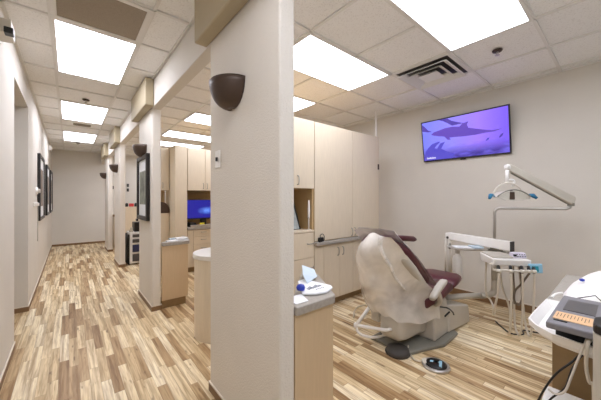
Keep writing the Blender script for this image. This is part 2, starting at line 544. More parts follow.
def sprinkler(x, y, label):
    t = thing('sprinkler_head', label, 'sprinkler', (x, y, H), 'ceiling sprinkler heads')
    obj('escutcheon', lathe(B(), (x, y, H), [(.02, -.012), (.038, -.008), (.042, .0), (.042, .004)], 20), MBRONZE, t, smooth=True)
    bm = B(); cyl(bm, (x, y, H - .01), (x, y, H - .035), .010)
    lathe(bm, (x, y, H - .04), [(.004, -.004), (.020, -.003), (.020, 0), (.006, .004)], 16)
    obj('deflector', bm, MCHROME, t)
    return t
s1 = sprinkler(3.095, .79, 'dark sprinkler head in ceiling tile above and right of the television')
dup(s1, (.184, 4.93, H), 'sprinkler head on corridor ceiling before the second light panel', 'ceiling sprinkler heads')
dup(s1, (.172, 8.85, H), 'sprinkler head on corridor ceiling beyond the farthest light panel', 'ceiling sprinkler heads')
bm = B()
bx(bm, .06, .32, 6.6, 6.72, H - .008, H + .01)
for k in range(5): bx(bm, .08, .30, 6.612 + k * .021, 6.620 + k * .021, H - .014, H - .006)
tag(obj('slot_vent', bm, MGRILLE), 'small narrow slot vent on corridor ceiling between second and third lights', 'vent')

# ------------------------------------------------------------------ left wall fittings
t = thing('motion_sensor', 'small grey sensor with black lens high on near left wall', 'sensor', (XL, 2.6, 2.5))
bm = B(); extrude_poly(bm, [(XL, 2.62, 2.52), (XL, 2.80, 2.52), (XL, 2.80, 2.43), (XL, 2.62, 2.43)], (.085, -.02, 0))
obj('housing', bm, MOFF, t, bev=.008)
bm = B(); bx(bm, XL + .05, XL + .095, 2.60, 2.66, 2.425, 2.465); obj('lens', bm, MBLACK, t, bev=.004)
bm = B(); bx(bm, XL, XL + .012, 2.62, 2.82, 2.42, 2.53); obj('wall_bracket', bm, MWHITE, t, bev=.003)

GP = 'black framed pictures along the left wall'
def picture(y0, y1, label):
    z0, z1 = 1.0, 2.05
    t = thing('picture_frame', label, 'picture', (XL, y0, z0), GP)
    bm = B(); w = .05; x0, x1 = XL + .002, XL + .038
    bx(bm, x0, x1, y0, y0 + w, z0, z1); bx(bm, x0, x1, y1 - w, y1, z0, z1)
    bx(bm, x0, x1, y0 + w, y1 - w, z0, z0 + w); bx(bm, x0, x1, y0 + w, y1 - w, z1 - w, z1)
    obj('frame', bm, MFRAMEB, t, bev=.004)
    obj('mat_board', box(x0, x0 + .02, y0 + w, y1 - w, z0 + w, z1 - w), MPAPER, t)
    obj('print', box(x0 + .02, x0 + .022, y0 + .2, y1 - .2, z0 + .22, z1 - .22), mat('muted_print', (120, 104, 92), .5, noise=.5, nscale=7), t)
    return t
p = picture(5.85, 6.85, 'nearest of the three black framed pictures on the left wall')
dup(p, (XL, 7.68, 1.0), 'middle of the three black framed pictures on the left wall', GP)
dup(p, (XL, 9.12, 1.0), 'farthest of the three black framed pictures, closest to the end wall', GP)
t = thing('thermostat', 'round white dial on left wall just before the nearest picture', 'thermostat', (XL, 5.6, 1.46))
bm = B(); cyl(bm, (XL, 5.62, 1.46), (XL + .022, 5.62, 1.46), .055, .05, 24); obj('dial', bm, MWHITE, t, bev=.004)
bm = B(); cyl(bm, (XL + .022, 5.62, 1.46), (XL + .05, 5.62, 1.46), .032, .028, 20); obj('knob', bm, MGREY, t, bev=.003)
t = thing('wall_hook', 'white bracket on left wall below the dial with thin cord hanging', 'hook', (XL, 5.3, 1.25))
bm = B(); bx(bm, XL, XL + .02, 5.2, 5.75, 1.235, 1.29); bx(bm, XL + .02, XL + .06, 5.2, 5.26, 1.245, 1.285); obj('bracket', bm, MWHITE, t, bev=.004)
bm = B(); tube(bm, [(XL + .012, 5.74, 1.24), (XL + .014, 5.75, 1.0), (XL + .012, 5.75, .70)], .006, 6, smooth=4); obj('cord', bm, MGREY, t)
t = thing('alarm_strobe', 'small white alarm unit high on left wall near the end wall', 'alarm', (XL, 9.2, 2.6))
bm = B(); bx(bm, XL, XL + .05, 8.95, 9.2, 2.52, 2.64); obj('housing', bm, MWHITE, t, bev=.012)
bm = B(); cyl(bm, (XL + .05, 9.07, 2.58), (XL + .075, 9.07, 2.58), .035, .028); obj('lens', bm, MOFF, t)

# ------------------------------------------------------------------ wing-wall fittings
def sconce(yc, label):
    zt = 2.03
    t = thing('wall_sconce', label, 'wall light', (XW0, yc, zt), 'bronze sconces on the wing walls')
    bm = B(); rings = []; n = 20
    for k in range(9):
        ph = k / 8 * PI / 2 * .97
        r = math.cos(ph) ** .8; z = zt - .155 * math.sin(ph)
        rings.append([(XW0 - .002 -   .135 * r * math.sin(PI * j / n), yc + .15 * r * math.cos(PI * j / n), z) for j in range(n + 1)])
    for j, rr in enumerate(rings): pass
    sheet(bm, rings)
    o = obj('shade', bm, MBRONZE, t, smooth=True)
    md = o.modifiers.new('thick', 'SOLIDIFY'); md.thickness = .005
    bm = B(); bx(bm, XW0 - .015, XW0, yc - .06, yc + .06, zt - .09, zt - .02); obj('back_plate', bm, MBRONZE, t)
    return t
s = sconce(1.525, 'largest dark bronze half-bowl wall sconce on the nearest wing wall')
GS = 'bronze sconces on the wing walls'
dup(s, (XW0, 4.06, 2.03), 'bronze half-bowl sconce just above the dark framed picture', GS)
dup(s, (XW0, 6.72, 2.03), 'bronze half-bowl sconce on the third wing wall from the front', GS)
dup(s, (XW0, 9.0, 2.03), 'smallest bronze half-bowl sconce, farthest along the corridor', GS)

t = thing('light_switch', 'white light switch plate on nearest wing wall below the large sconce', 'light switch', (XW0, 1.74, 1.6))
obj('plate', box(XW0 - .007, XW0 - .001, 1.705, 1.78, 1.545, 1.66), MWHITE, t, bev=.003)
obj('toggle', box(XW0 - .018, XW0 - .007, 1.735, 1.75, 1.59, 1.615), MBLACK, t, bev=.002)

t = thing('framed_picture', 'dark brown framed picture with pale mat on the second wing wall', 'picture', (XW0, 3.76, 1.07))
y0, y1, z0, z1 = 3.745, 4.37, 1.07, 1.90
bm = B(); w = .055; x0, x1 = XW0 - .042, XW0 - .002
bx(bm, x0, x1, y0, y0 + w, z0, z1); bx(bm, x0, x1, y1 - w, y1, z0, z1)
bx(bm, x0, x1, y0 + w, y1 - w, z0, z0 + w); bx(bm, x0, x1, y0 + w, y1 - w, z1 - w, z1)
obj('frame', bm, MFRAME, t, bev=.008)
obj('mat_board', box(XW0 - .02, XW0 - .002, y0 + w, y1 - w, z0 + w, z1 - w), MPAPER, t)
bm = B(); bx(bm, XW0 - .022, XW0 - .02, y0 + .16, y1 - .12, z0 + .2, z1 - .2)
obj('print', bm, mat('grey_green_print', (128, 132, 118), .4, noise=.6, nscale=9), t)
bm = B(); bx(bm, x0 - .002, x0 + .02, y1 - .03, y1 + .06, z0 - .035, z0 - .003); obj('corner_bracket', bm, MFRAME, t, bev=.004)

# ------------------------------------------------------------------ cabinets: helpers
def handle(bm, x, y, z0, z1):
    """bow pull standing off a front that faces -Y"""
    tube(bm, [(x, y, z0), (x, y - .022, z0 + .008), (x, y - .028, (z0 + z1) / 2), (x, y - .022, z1 - .008), (x, y, z1)], .0055, 8, smooth=4)
    return bm
def hhandle(bm, x0, x1, y, z):
    tube(bm, [(x0, y, z), (x0 + .008, y - .022, z), ((x0 + x1) / 2, y - .028, z), (x1 - .008, y - .022, z), (x1, y, z)], .0055, 8, smooth=4)
    return bm
def door(t, x0, x1, yf, z0, z1, hx=None, hz=None, name='door'):
    d = obj(name, box(x0 + .002, x1 - .002, yf - .019, yf - .001, z0 + .002, z1 - .002), MCAB, t, bev=.0025)
    if hx is not None:
        obj('handle', handle(B(), hx, yf - .019, hz, hz + .10), MNICK, d, smooth=True)
    return d
def drawer(t, x0, x1, yf, z0, z1, hx=None):
    d = obj('drawer', box(x0 + .002, x1 - .002, yf - .019, yf - .001, z0 + .002, z1 - .002), MCAB, t, bev=.0025)
    xm = (x0 + x1) / 2 if hx is None else hx
    obj('handle', hhandle(B(), xm - .05, xm + .05, yf - .019, (z0 + z1) / 2 + .02), MNICK, d, smooth=True)

# --- first room: tower with open niche
YC = 2.38
t = thing('tower_cabinet', 'maple tower cabinet with open niche beside nearest wing wall', 'cabinet', (1.85, 2.65, 0))
bm = B(); bx(bm, 1.5, 2.195, YC, 2.95, .09, .955); bx(bm, 1.5, 2.20, YC, 2.95, 1.46, 2.25)
bx(bm, 1.5, 1.52, YC, 2.95, .955, 1.46); bx(bm, 2.18, 2.20, YC, 2.95, .955, 1.46); bx(bm, 1.5, 2.2, 2.72, 2.95, .955, 1.46)
obj('carcass', bm, MCABIN, t)
obj('plinth', box(1.52, 2.2, YC + .06, 2.9, 0, .09), MTOE, t)
obj('niche_ledge', box(1.5, 2.20, YC - .02, 2.72, .955, .98), MCAB, t, bev=.003)
door(t, 1.85, 2.2, YC, 1.46, 2.25, 1.945, 1.50)
door(t, 1.5, 1.85, YC, 1.46, 2.25, 1.80, 1.50)
for a, b in ((.09, .40), (.40, .66), (.66, .95)): drawer(t, 1.86, 2.195, YC, a, b, 2.135)
for a, b in ((.09, .40), (.40, .66), (.66, .95)): drawer(t, 1.5, 1.86, YC, a, b)

t = thing('tall_cabinet', 'tall maple double-door cabinet standing on the counter behind dental chair', 'cabinet', (2.85, 2.65, .83))
obj('carcass', box(2.204, 3.45, YC, 2.95, .832, 2.25), MCABIN, t)
door(t, 2.205, 2.897, YC, .84, 2.25, 2.868, .855)
door(t, 2.897, 3.448, YC, .84, 2.25, 2.935, .855)

t = thing('base_cabinet', 'maple base cabinet with paired doors under the counter behind chair', 'cabinet', (2.85, 2.65, 0))
obj('carcass', box(2.204, 3.45, YC, 2.95, .09, .79), MCABIN, t)
obj('plinth', box(2.204, 3.45, YC + .06, 2.9, 0, .09), MTOE, t)
obj('filler_strip', box(2.206, 2.356, YC - .017, YC - .001, .10, .785), MCAB, t)
door(t, 2.36, 2.645, YC, .10, .785, 2.60, .63)
door(t, 2.645, 2.905, YC, .10, .785, 2.69, .63)
door(t, 2.905, 3.18, YC, .10, .785, 3.14, .63)
door(t, 3.18, 3.448, YC, .10, .785, 3.23, .63)
tag(obj('countertop', box(2.203, 3.45, YC - .06, 2.95, .791, .831), MTOP, bev=.006), 'grey counter slab between tall doors and base cabinet behind chair', 'countertop')

bm = B(); bx(bm, 3.47, 3.56, 2.40, 2.95, 0, 2.27)
t = tag(obj('end_panel', bm, MCAB, bev=.003), 'narrow full-height maple end panel at right of the tall cabinets', 'panel')
bm = B(); bx(bm, 3.525, 3.555, 2.392, 2.3995, 1.78, 1.86); obj('hinge', bm, MBRONZE, t)
bm = B(); tube(bm, [(3.752, 2.585, .0), (3.752, 2.585, H)], .014, 12)
tag(obj('conduit_pole', bm, MWHITE), 'thin white pole rising from cabinets to ceiling left of television', 'pole')

# niche contents
t = thing('tablet', 'black-edged tablet leaning in the open niche of near tower cabinet', 'tablet', (1.98, 2.6, .98))
bm = B(); extrude_poly(bm, [(1.80, 2.49, .982), (2.105, 2.49, .982), (2.035, 2.53, 1.30), (1.80, 2.53, 1.30)], (0, .018, .0)); obj('case', bm, MBLACK, t, bev=.004)
bm = B(); extrude_poly(bm, [(1.81, 2.488, .99), (2.075, 2.488, .99), (2.005, 2.527, 1.29), (1.81, 2.527, 1.29)], (0, -.003, 0)); obj('screen', bm, mat('pale_grey_screen', (170, 178, 180), .3, noise=.15, nscale=25), t)
t = thing('toothbrush_wand', 'slim white upright wand on thin stem in near niche', 'wand', (2.13, 2.5, .98))
bm = B(); lathe(bm, (2.235, 2.5, .981), [(.022, 0), (.022, .006), (.005, .01), (.005, .13)], 14); obj('stem', bm, MOFF, t, smooth=True)
bm = B(); lathe(bm, (2.235 - .0, 2.5, 1.111), [(.007, 0), (.013, .02), (.014, .10), (.011, .17), (.008, .21), (.004, .215)], 14); obj('body', bm, MWHITE, t, smooth=True)
for o in list(t.children): o.location.x -= .087; o.location.y -= .10
t.location.x += .0

t = thing('charger', 'black charger with trailing cord on the counter by tower cabinet', 'charger', (2.29, 2.345, .831))
bm = B(); bx(bm, 2.25, 2.325, 2.325, 2.358, .832, .885); obj('block', bm, MBLACK, t, bev=.008)
bm = B(); tube(bm, [(2.275, 2.335, .885), (2.27, 2.335, .91), (2.30, 2.33, .925), (2.335, 2.335, .90), (2.34, 2.335, .86), (2.31, 2.328, .838), (2.24, 2.322, .834)], .004, 6, smooth=4); obj('cord', bm, MBLACK, t)

# --- rounded counter end that faces the second room
def halfround(cx0, cy0, r, x1):
    pl = [(cx0 - r * math.sin(PI * k / 20), cy0 + r * math.cos(PI * k / 20)) for k in range(21)]
    return [(x1, cy0 + r)] + pl + [(x1, cy0 - r)]
t = thing('rounded_cabinet', 'maple half-round end cabinet behind the nearest wing wall', 'cabinet', (1.2, 2.66, 0))
bm = B(); prism(bm, halfround(1.2, 2.66, .27, 1.497), .0, .765); obj('body', bm, MCAB, t)
bm = B(); prism(bm, halfround(1.2, 2.66, .285, 1.497), .766, .81); obj('top', bm, MWTOP, t, bev=.006)

# --- angled counter ends (peninsulas) on the wing walls
def peninsula(y, name_label, xs, xe, xb):
    t = thing('peninsula_counter', name_label, 'counter', (xs, y, 0), 'angled counters on the wing walls')
    r = .05
    top = [(xs, y), (xe - r, y)] + [(xe - r + r * math.sin(a), y + r - r * math.cos(a)) for a in [i * PI / 16 for i in range(1, 8)]] + [(xb, y + .37), (xb - .01, y + .53), (xs, y + .055)]
    bm = B(); prism(bm, top, .765, .81); obj('worktop', bm, MTOP, t, bev=.006)
    bod = [(xs, y + .015), (xe - .03, y + .015), (xb - .045, y + .34), (xb - .055, y + .47), (xs, y + .05)]
    bm = B(); prism(bm, bod, .10, .764); obj('body', bm, MCAB2, t)
    bod = [(xs, y + .045), (xe - .05, y + .045), (xb - .085, y + .34), (xb - .095, y + .42), (xs, y + .05)]
    bm = B(); prism(bm, bod, .0, .10); obj('plinth', bm, MTOE, t)
    return t
peninsula(1.035, 'maple counter with grey top beside the nearest wing wall, right side', .850, 1.15, 1.345)
peninsula(3.62, 'maple counter with papers beside the second wing wall from front', .864, 1.20, 1.28)

# packs lying on the near counter
t = thing('supply_bag', 'white printed bag with blue end lying on the near counter', 'bag', (1.05, 1.15, .8))
bm = B(); prism(bm, [(1.03, 1.055), (1.10, 1.035), (1.182, 1.066), (1.20, 1.10), (1.16, 1.30), (1.10, 1.29), (.975, 1.10)], .802, .815); obj('pouch', bm, MPAPER, t, bev=.005)
bm = B()
for k in range(7):
    x = 1.04 + k * .016; y = 1.115 + k * .001
    bx(bm, x, x + .010, y, y + .022 + (k % 3) * .008, .8152, .8162)
for k in range(5):
    x = 1.075 + k * .014
    bx(bm, x, x + .006, 1.09, 1.098, .8152, .8162)
obj('printed_mark', bm, mat('grey_ink', (92, 100, 118), .6), t)
bm = B(); lathe(bm, (.995, 1.135, .816), [(.004, 0), (.022, .004), (.026, .018), (.018, .032), (.004, .036)], 14); obj('blue_cap', bm, MBLUE, t, smooth=True)
bm = B(); extrude_poly(bm, [(1.10, 1.20, .817), (1.25, 1.27, .817), (1.30, 1.35, .838), (1.23, 1.40, .87), (1.12, 1.26, .85)], (.002, .003, .004))
tag(obj('folded_leaflet', bm, MPAPERB, bev=.001), 'pale blue folded leaflet leaning behind the white bag on near counter', 'leaflet')
bm = B(); prism(bm, [(.87, 1.02), (.95, 1.02), (.985, 1.12), (.93, 1.12), (.87, 1.055)], .8005, .8035)
tag(obj('paper_sheet', bm, MPAPER), 'plain white sheet on near counter against the wing wall', 'paper')

for o in list(C.objects):
    if o.name in ('supply_bag', 'folded_leaflet', 'paper_sheet'):
        o.location = o.location + Vector((.0, .045, .0105))

# packs on the second counter
for k, (dx, dy, m, lab) in enumerate(((.03, .0, MPAPER, 'white paper stack nearest edge of the second wing wall counter'), (.10, .14, MPAPERB, 'pale blue pack on second wing wall counter behind white papers'), (.16, .05, MPAPER, 'white folded sheet at right end of the second wing wall counter'))):
    bm = B(); bx(bm, .89 + dx, 1.02 + dx, 3.64 + dy, 3.72 + dy, .811, .822 + k * .008)
    tag(obj('paper_pack', bm, m, bev=.002), lab, 'papers', 'papers on the second counter')

# --- second room: far wall of cabinets
Y2 = 5.12
t = thing('tower_cabinet', 'tall maple tower left of the blue monitor in second room', 'cabinet', (1.52, 5.4, 0))
bm = B(); bx(bm, 1.42, 1.632, Y2, 5.72, .0, 2.29); obj('carcass', bm, MCAB, t, bev=.003)
obj('front_panel', box(1.424, 1.628, Y2 - .018, Y2 - .001, .09, 2.285), MCAB, t, bev=.002)
t = thing('niche_cabinet', 'maple cabinet with small dark niche partly hidden by second wing wall', 'cabinet', (1.2, 5.6, 0))
bm = B(); bx(bm, 1.12, 1.415, 5.45, 5.95, 0, 1.08); bx(bm, 1.12, 1.415, 5.45, 5.95, 1.50, 2.27); bx(bm, 1.12, 1.415, 5.75, 5.95, 1.08, 1.50)
obj('carcass', bm, MCABIN, t)
bm = B(); bx(bm, 1.122, 1.413, 5.431, 5.449, .01, 1.08); obj('lower_panel', bm, MCAB, t)
door(t, 1.122, 1.27, 5.45, 1.50, 2.27, 1.24, 1.54); door(t, 1.27, 1.414, 5.45, 1.50, 2.27, 1.30, 1.54)
# dark dome on the ledge
bm = B()
extrude_poly(bm, [(1.13 + .29 * (.5 - .5 * math.cos(PI * k / 16)) , 5.42 + .0, 1.083 + .205 * math.sin(PI * k / 16) ** .7) for k in range(17)], (0, .28, 0))
tag(obj('storage_hood', bm, MBRONZE, bev=.01), 'dark brown rounded hood on the niche ledge beyond second wing wall', 'case')

t = thing('upper_cabinet', 'maple upper cabinet above the blue monitor in second room', 'cabinet', (2.3, 5.4, 1.5))
obj('carcass', box(1.634, 3.4, Y2, 5.719, 1.50, 2.27), MCABIN, t)
xs = [1.636, 1.955, 2.27, 2.60, 3.0, 3.398]
for k in range(5): door(t, xs[k], xs[k + 1], Y2, 1.495, 2.27, (xs[k + 1] - .035) if k % 2 == 0 else xs[k] + .035, 1.53)
t = thing('base_cabinet', 'maple drawer base cabinet under the blue monitor in second room', 'cabinet', (2.3, 5.4, 0))
obj('carcass', box(1.634, 3.4, Y2, 5.72, .09, .775), MCABIN, t)
obj('plinth', box(1.634, 3.4, Y2 + .06, 5.7, 0, .09), MTOE, t)
door(t, 1.636, 1.735, Y2, .10, .77)
for a, b in ((.10, .33), (.33, .50), (.50, .64), (.64, .77)): drawer(t, 1.735, 2.12, Y2, a, b)
for a, b in ((.10, .33), (.33, .50), (.50, .64), (.64, .77)): drawer(t, 2.12, 2.6, Y2, a, b)
for a, b in ((2.6, 3.0), (3.0, 3.398)): door(t, a, b, Y2, .10, .77, (a + b) / 2, .62)
tag(obj('countertop', box(1.634, 3.4, Y2 - .04, 5.72, .776, .82), MTOP, bev=.006), 'grey counter slab under the blue monitor in the second room', 'countertop')
struct('trim_5', box(1.634, 3.4, 5.72, 5.74, .0, 2.27), MCABIN)

t = thing('monitor', 'computer monitor with glowing blue screen on second room counter', 'monitor', (2.0, 5.3, .82))
obj('bezel', box(1.645, 2.30, 5.20, 5.24, .965, 1.33), MBLACK, t, bev=.006)
def blue_screen():
    m, nt, b = base_mat('blue_desktop')
    N, L = nt.nodes, nt.links
    tc = N.new('ShaderNodeTexCoord'); mp = N.new('ShaderNodeMapping')
    mp.inputs['Location'].default_value = (-.03, 0, -.29); mp.inputs['Scale'].default_value = (5.5, 0.0, 13)
    L.new(tc.outputs['Object'], mp.inputs['Vector'])
    g = N.new('ShaderNodeTexGradient'); g.gradient_type = 'SPHERICAL'
    mp.inputs['Location'].default_value = (-.1, 0, -.30 * 13)
    L.new(mp.outputs['Vector'], g.inputs['Vector'])
    n = N.new('ShaderNodeTexNoise'); n.inputs['Scale'].default_value = 14; L.new(tc.outputs['Object'], n.inputs['Vector'])
    mu = N.new('ShaderNodeMath'); mu.operation = 'MULTIPLY'; L.new(g.outputs['Fac'], mu.inputs[0]); L.new(n.outputs['Fac'], mu.inputs[1])
    r = N.new('ShaderNodeValToRGB')
    r.color_ramp.elements[0].color = lin((26, 26, 138)); r.color_ramp.elements[1].color = lin((96, 140, 240)); r.color_ramp.elements[1].position = .5
    L.new(mu.outputs[0], r.inputs['Fac'])
    b.inputs['Base Color'].default_value = (0, 0, 0, 1)
    L.new(r.outputs['Color'], b.inputs['Emission Color']); b.inputs['Emission Strength'].default_value = .42
    return m
obj('screen', box(1.657, 2.288, 5.197, 5.20, .985, 1.318), blue_screen(), t)
bm = B(); bx(bm, 1.92, 2.02, 5.22, 5.25, .83, .97); bx(bm, 1.82, 2.12, 5.17, 5.36, .8205, .835); obj('stand', bm, MBLACK, t, bev=.004)
t = thing('printer', 'low black and silver desktop device on counter under blue monitor', 'printer', (1.95, 5.15, .82))
obj('body', box(1.70, 1.81, 5.16, 5.40, .8205, .90), MBLACK, t, bev=.006)
bm = B(); bx(bm, 1.69, 2.35, 5.09, 5.155, .8205, .862); obj('silver_front', bm, MCHROME, t, bev=.004)
bm = B(); bx(bm, 1.87, 1.96, 5.148, 5.152, .863, .895); tag(obj('sticky_note', bm, MYEL), 'small yellow note standing on the silver device under blue monitor', 'note')

# --- third room glimpsed between the second and third wing walls
t = thing('drawer_cart', 'white drawer cart with navy bins beyond the third wing wall', 'cart', (1.08, 6.6, 0))
bm = B(); bx(bm, .90, .935, 6.46, 6.90, .03, .62); obj('side_panel', bm, MBLACK, t)
bm = B(); bx(bm, .936, 1.34, 6.47, 6.90, .03, .66); obj('body', bm, MWHITE, t, bev=.006)
for a, b in ((.07, .22), (.26, .41), (.45, .52), (.56, .62)):
    d = obj('drawer', box(.985, 1.30, 6.45, 6.468, a, b), MNAVY if a > .2 and a < .4 else MSLATED, t, bev=.004)
bm = B()
for x in (.93, 1.3):
    for y in (6.5, 6.86): cyl(bm, (x - .01, y, .016), (x + .01, y, .016), .016, None, 10)
obj('casters', bm, MBLACK, t)
t = thing('desktop_printer', 'small black device standing on the white drawer cart', 'device', (1.1, 6.6, .66))
bm = B(); bx(bm, 1.03, 1.30, 6.55, 6.80, .661, .86); obj('body', bm, MBLACK, t, bev=.012)
bm = B(); bx(bm, .945, 1.01, 6.52, 6.6, .661, .70); bx(bm, .96, 1.0, 6.53, 6.58, .70, .76); obj('side_unit', bm, MGREY, t, bev=.006)
t = thing('storage_cabinet', 'plain maple half-height cabinet beyond the white drawer cart', 'cabinet', (1.2, 8.1, 0))
bm = B(); bx(bm, .95, 1.6, 7.9, 8.35, 0, 1.15); obj('body', bm, MCAB, t, bev=.004)
obj('plinth', box(.97, 1.58, 7.888, 7.899, .0, .08), MTOE, t)
for k, (x, m, lab) in enumerate(((1.09, MBLACK, 'left black canister on the half-height cabinet in third room'), (1.285, MBLACK, 'right black canister on the half-height cabinet in third room'))):
    tag(obj('canister', lathe(B(), (x, 7.97, 1.151), [(.03, 0), (.032, .01), (.032, .07), (.02, .085), (.012, .09)], 14), m, smooth=True), lab, 'canister', 'canisters in the third room')
bm = B(); bx(bm, 1.14, 1.24, 7.94, 8.0, 1.151, 1.23); tag(obj('red_box', bm, MRED, bev=.006), 'small red and white box between two black canisters', 'box')
for k, (x, z, lab) in enumerate(((1.455, 1.78, 'upper dark hook on end wall seen past third wing wall'), (1.455, 1.63, 'lower dark hook on end wall seen past third wing wall'), (1.135, 1.76, 'right dark hook on end wall left of third wing wall'), (1.045, 1.70, 'left dark hook on end wall left of third wing wall'))):
    bm = B(); bx(bm, x - .03, x + .03, YF - .012, YF - .001, z - .05, z + .05)
    tube(bm, [(x, YF - .012, z), (x, YF - .05, z - .02), (x, YF - .055, z + .02)], .01, 8)
    tag(obj('wall_hook', bm, MDARK), lab, 'hook', 'dark hooks on the end wall')
t = thing('storage_cabinet', 'narrow maple counter unit between third and fourth wing walls', 'cabinet', (1.1, 9.2, 0))
bm = B(); bx(bm, .93, 1.5, 9.0, 9.4, 0, .86); obj('body', bm, MCAB, t)
bm = B(); bx(bm, .92, 1.52, 8.98, 9.42, .861, .90); obj('top', bm, MTOE, t)

# ------------------------------------------------------------------ television on the right wall
TV0 = Vector((4.02, 1.985, 2.478))                       # top-left corner of the front as seen from the room
eu = Vector((.004, -1.08, 0)); ev = Vector((.09, 0, -.585))
nrm = eu.cross(ev).normalized()
if nrm.x > 0: nrm = -nrm
def T(u, v, w=0): return TV0 + eu * u + ev * v + nrm * w
t = thing('television', 'wall-mounted flat television showing dolphins in purple-blue water', 'television', (4.08, 1.45, 2.2))
def tvslab(bm, u0, u1, v0, v1, w0, w1):
    hexa(bm, [T(u0, v0, w0), T(u1, v0, w0), T(u1, v1, w0), T(u0, v1, w0), T(u0, v0, w1), T(u1, v0, w1), T(u1, v1, w1), T(u0, v1, w1)])
    return bm
obj('case', tvslab(B(), 0, 1, 0, 1, -.022, 0), MBLACK, t, bev=.003)
bm = B(); tvslab(bm, .47, .53, 1.0, 1.022, -.02, -.002); obj('sensor_tab', bm, MBLACK, t)
bm = B(); bx(bm, 4.095, XR, 1.30, 1.60, 2.16, 2.36); obj('wall_mount', bm, MBLACK, t)
def sea_mat():
    m, nt, b = base_mat('underwater_picture')
    N, L = nt.nodes, nt.links
    tc = N.new('ShaderNodeTexCoord')
    sp = N.new('ShaderNodeSeparateXYZ'); L.new(tc.outputs['Object'], sp.inputs[0])
    mr = N.new('ShaderNodeMapRange'); mr.inputs['From Min'].default_value = .5; mr.inputs['From Max'].default_value = -.5
    L.new(sp.outputs['Y'], mr.inputs['Value'])
    r = N.new('ShaderNodeValToRGB')
    e = r.color_ramp.elements
    e[0].position, e[0].color = 0, lin((120, 126, 244)); e[1].position, e[1].color = 1, lin((122, 92, 236))
    q = e.new(.35); q.color = lin((140, 132, 250)); q = e.new(.7); q.color = lin((156, 120, 250))
    L.new(mr.outputs['Result'], r.inputs['Fac'])
    # sea floor: mottled dark band rising to the lower edge
    n = N.new('ShaderNodeTexNoise'); n.inputs['Scale'].default_value = 13; n.inputs['Detail'].default_value = 5
    mp = N.new('ShaderNodeMapping'); mp.inputs['Scale'].default_value = (1, .55, 2.2)
    L.new(tc.outputs['Object'], mp.inputs['Vector']); L.new(mp.outputs['Vector'], n.inputs['Vector'])
    def M(op, a, bb):
        k = N.new('ShaderNodeMath'); k.operation = op
        for i, v in enumerate((a, bb)):
            if isinstance(v, (int, float)): k.inputs[i].default_value = v
            else: L.new(v, k.inputs[i])
        return k.outputs[0]
    depth = M('MULTIPLY', M('SUBTRACT', -.10, sp.outputs['Z']), 8.0)
    fac = N.new('ShaderNodeClamp'); L.new(M('ADD', depth, M('MULTIPLY', M('SUBTRACT', n.outputs['Fac'], .5), 1.5)), fac.inputs['Value'])
    r2 = N.new('ShaderNodeValToRGB')
    r2.color_ramp.elements[0].position = .35; r2.color_ramp.elements[0].color = lin((46, 34, 128))
    r2.color_ramp.elements[1].position = .68; r2.color_ramp.elements[1].color = lin((112, 98, 220))
    L.new(n.outputs['Fac'], r2.inputs['Fac'])
    mx = N.new('ShaderNodeMix'); mx.data_type = 'RGBA'
    L.new(fac.outputs[0], mx.inputs['Factor']); L.new(r.outputs['Color'], mx.inputs['A']); L.new(r2.outputs['Color'], mx.inputs['B'])
    b.inputs['Base Color'].default_value = (0, 0, 0, 1); b.inputs['Roughness'].default_value = .25
    L.new(mx.outputs['Result'], b.inputs['Emission Color']); b.inputs['Emission Strength'].default_value = .40
    return m
scr = obj('screen', tvslab(B(), .014, .986, .028, .965, 0, .0015), sea_mat(), t)
def Z(x, y):                                             # outline points read off a sketch of the picture -> screen coordinates
    u = (x - 97) / 415.0
    return u, (y - (152 - 84 * u)) / (180 + 50 * u)
def fish(pts, w, m):
    bm = B(); q = [T(*[min(max(c, lo), hi) for c, lo, hi in zip(Z(*p), (.016, .03), (.984, .963))], w) for p in pts]
    extrude_poly(bm, q, nrm * .0004)
    return bm
D1 = emit('dolphin_violet', (94, 66, 178), .40); D2 = emit('dolphin_dark', (76, 56, 162), .40); D3 = emit('dolphin_indigo', (80, 72, 190), .40)
bm = fish([(150, 205), (165, 194), (190, 186), (225, 174), (262, 167), (298, 166), (312, 152), (340, 142), (333, 158), (338, 172), (380, 178), (415, 183), (440, 186), (484, 178), (450, 192), (415, 196), (370, 205), (310, 212), (268, 214), (245, 217), (252, 226), (236, 227), (220, 212), (190, 211), (168, 209)], .0018, D1)
obj('pictured_dolphin', bm, D1, scr)
bm = fish([(196, 134), (240, 124), (262, 140), (300, 147), (318, 150), (290, 156), (262, 162), (240, 150), (220, 142)], .0018, D2); obj('pictured_dolphin', bm, D2, scr)
bm = fish([(99, 163), (118, 172), (136, 186), (158, 192), (130, 194), (103, 192)], .0018, D2); obj('pictured_dolphin', bm, D2, scr)
bm = fish([(112, 286), (130, 266), (152, 248), (186, 236), (198, 236), (178, 252), (164, 266), (178, 268), (196, 244), (222, 236), (212, 250), (200, 268), (226, 280), (268, 292), (258, 312), (180, 324), (114, 330)], .0018, D3); obj('pictured_dolphin', bm, D3, scr)
bm = fish([(466, 220), (474, 206), (486, 198), (480, 214), (470, 222)], .0018, D2); obj('pictured_dolphin', bm, D2, scr)
bm = fish([(410, 236), (418, 222), (428, 218), (424, 230)], .0018, D2); obj('pictured_dolphin', bm, D3, scr)
# small white caption, lower left of the screen
bm = B()
u = .052
rnd = random.Random(3)
for k in range(9):
    hgt = .045 if k in (0, 3, 5) else .032
    tvslab(bm, u, u + .007, .93 - hgt, .93, .0016, .0026); tvslab(bm, u + .007, u + .011, .93 - .012, .93, .0016, .0026)
    tvslab(bm, u + .007, u + .011, .93 - hgt, .93 - hgt + .01, .0016, .0026)
    u += .0135
obj('caption', bm, emit('caption_white', (225, 222, 250), .42), scr)

# ------------------------------------------------------------------ dental chair
t = thing('dental_chair', 'reclined maroon dental chair with its back wrapped in clear plastic', 'dental chair', (2.5, 1.35, 0))
K = t
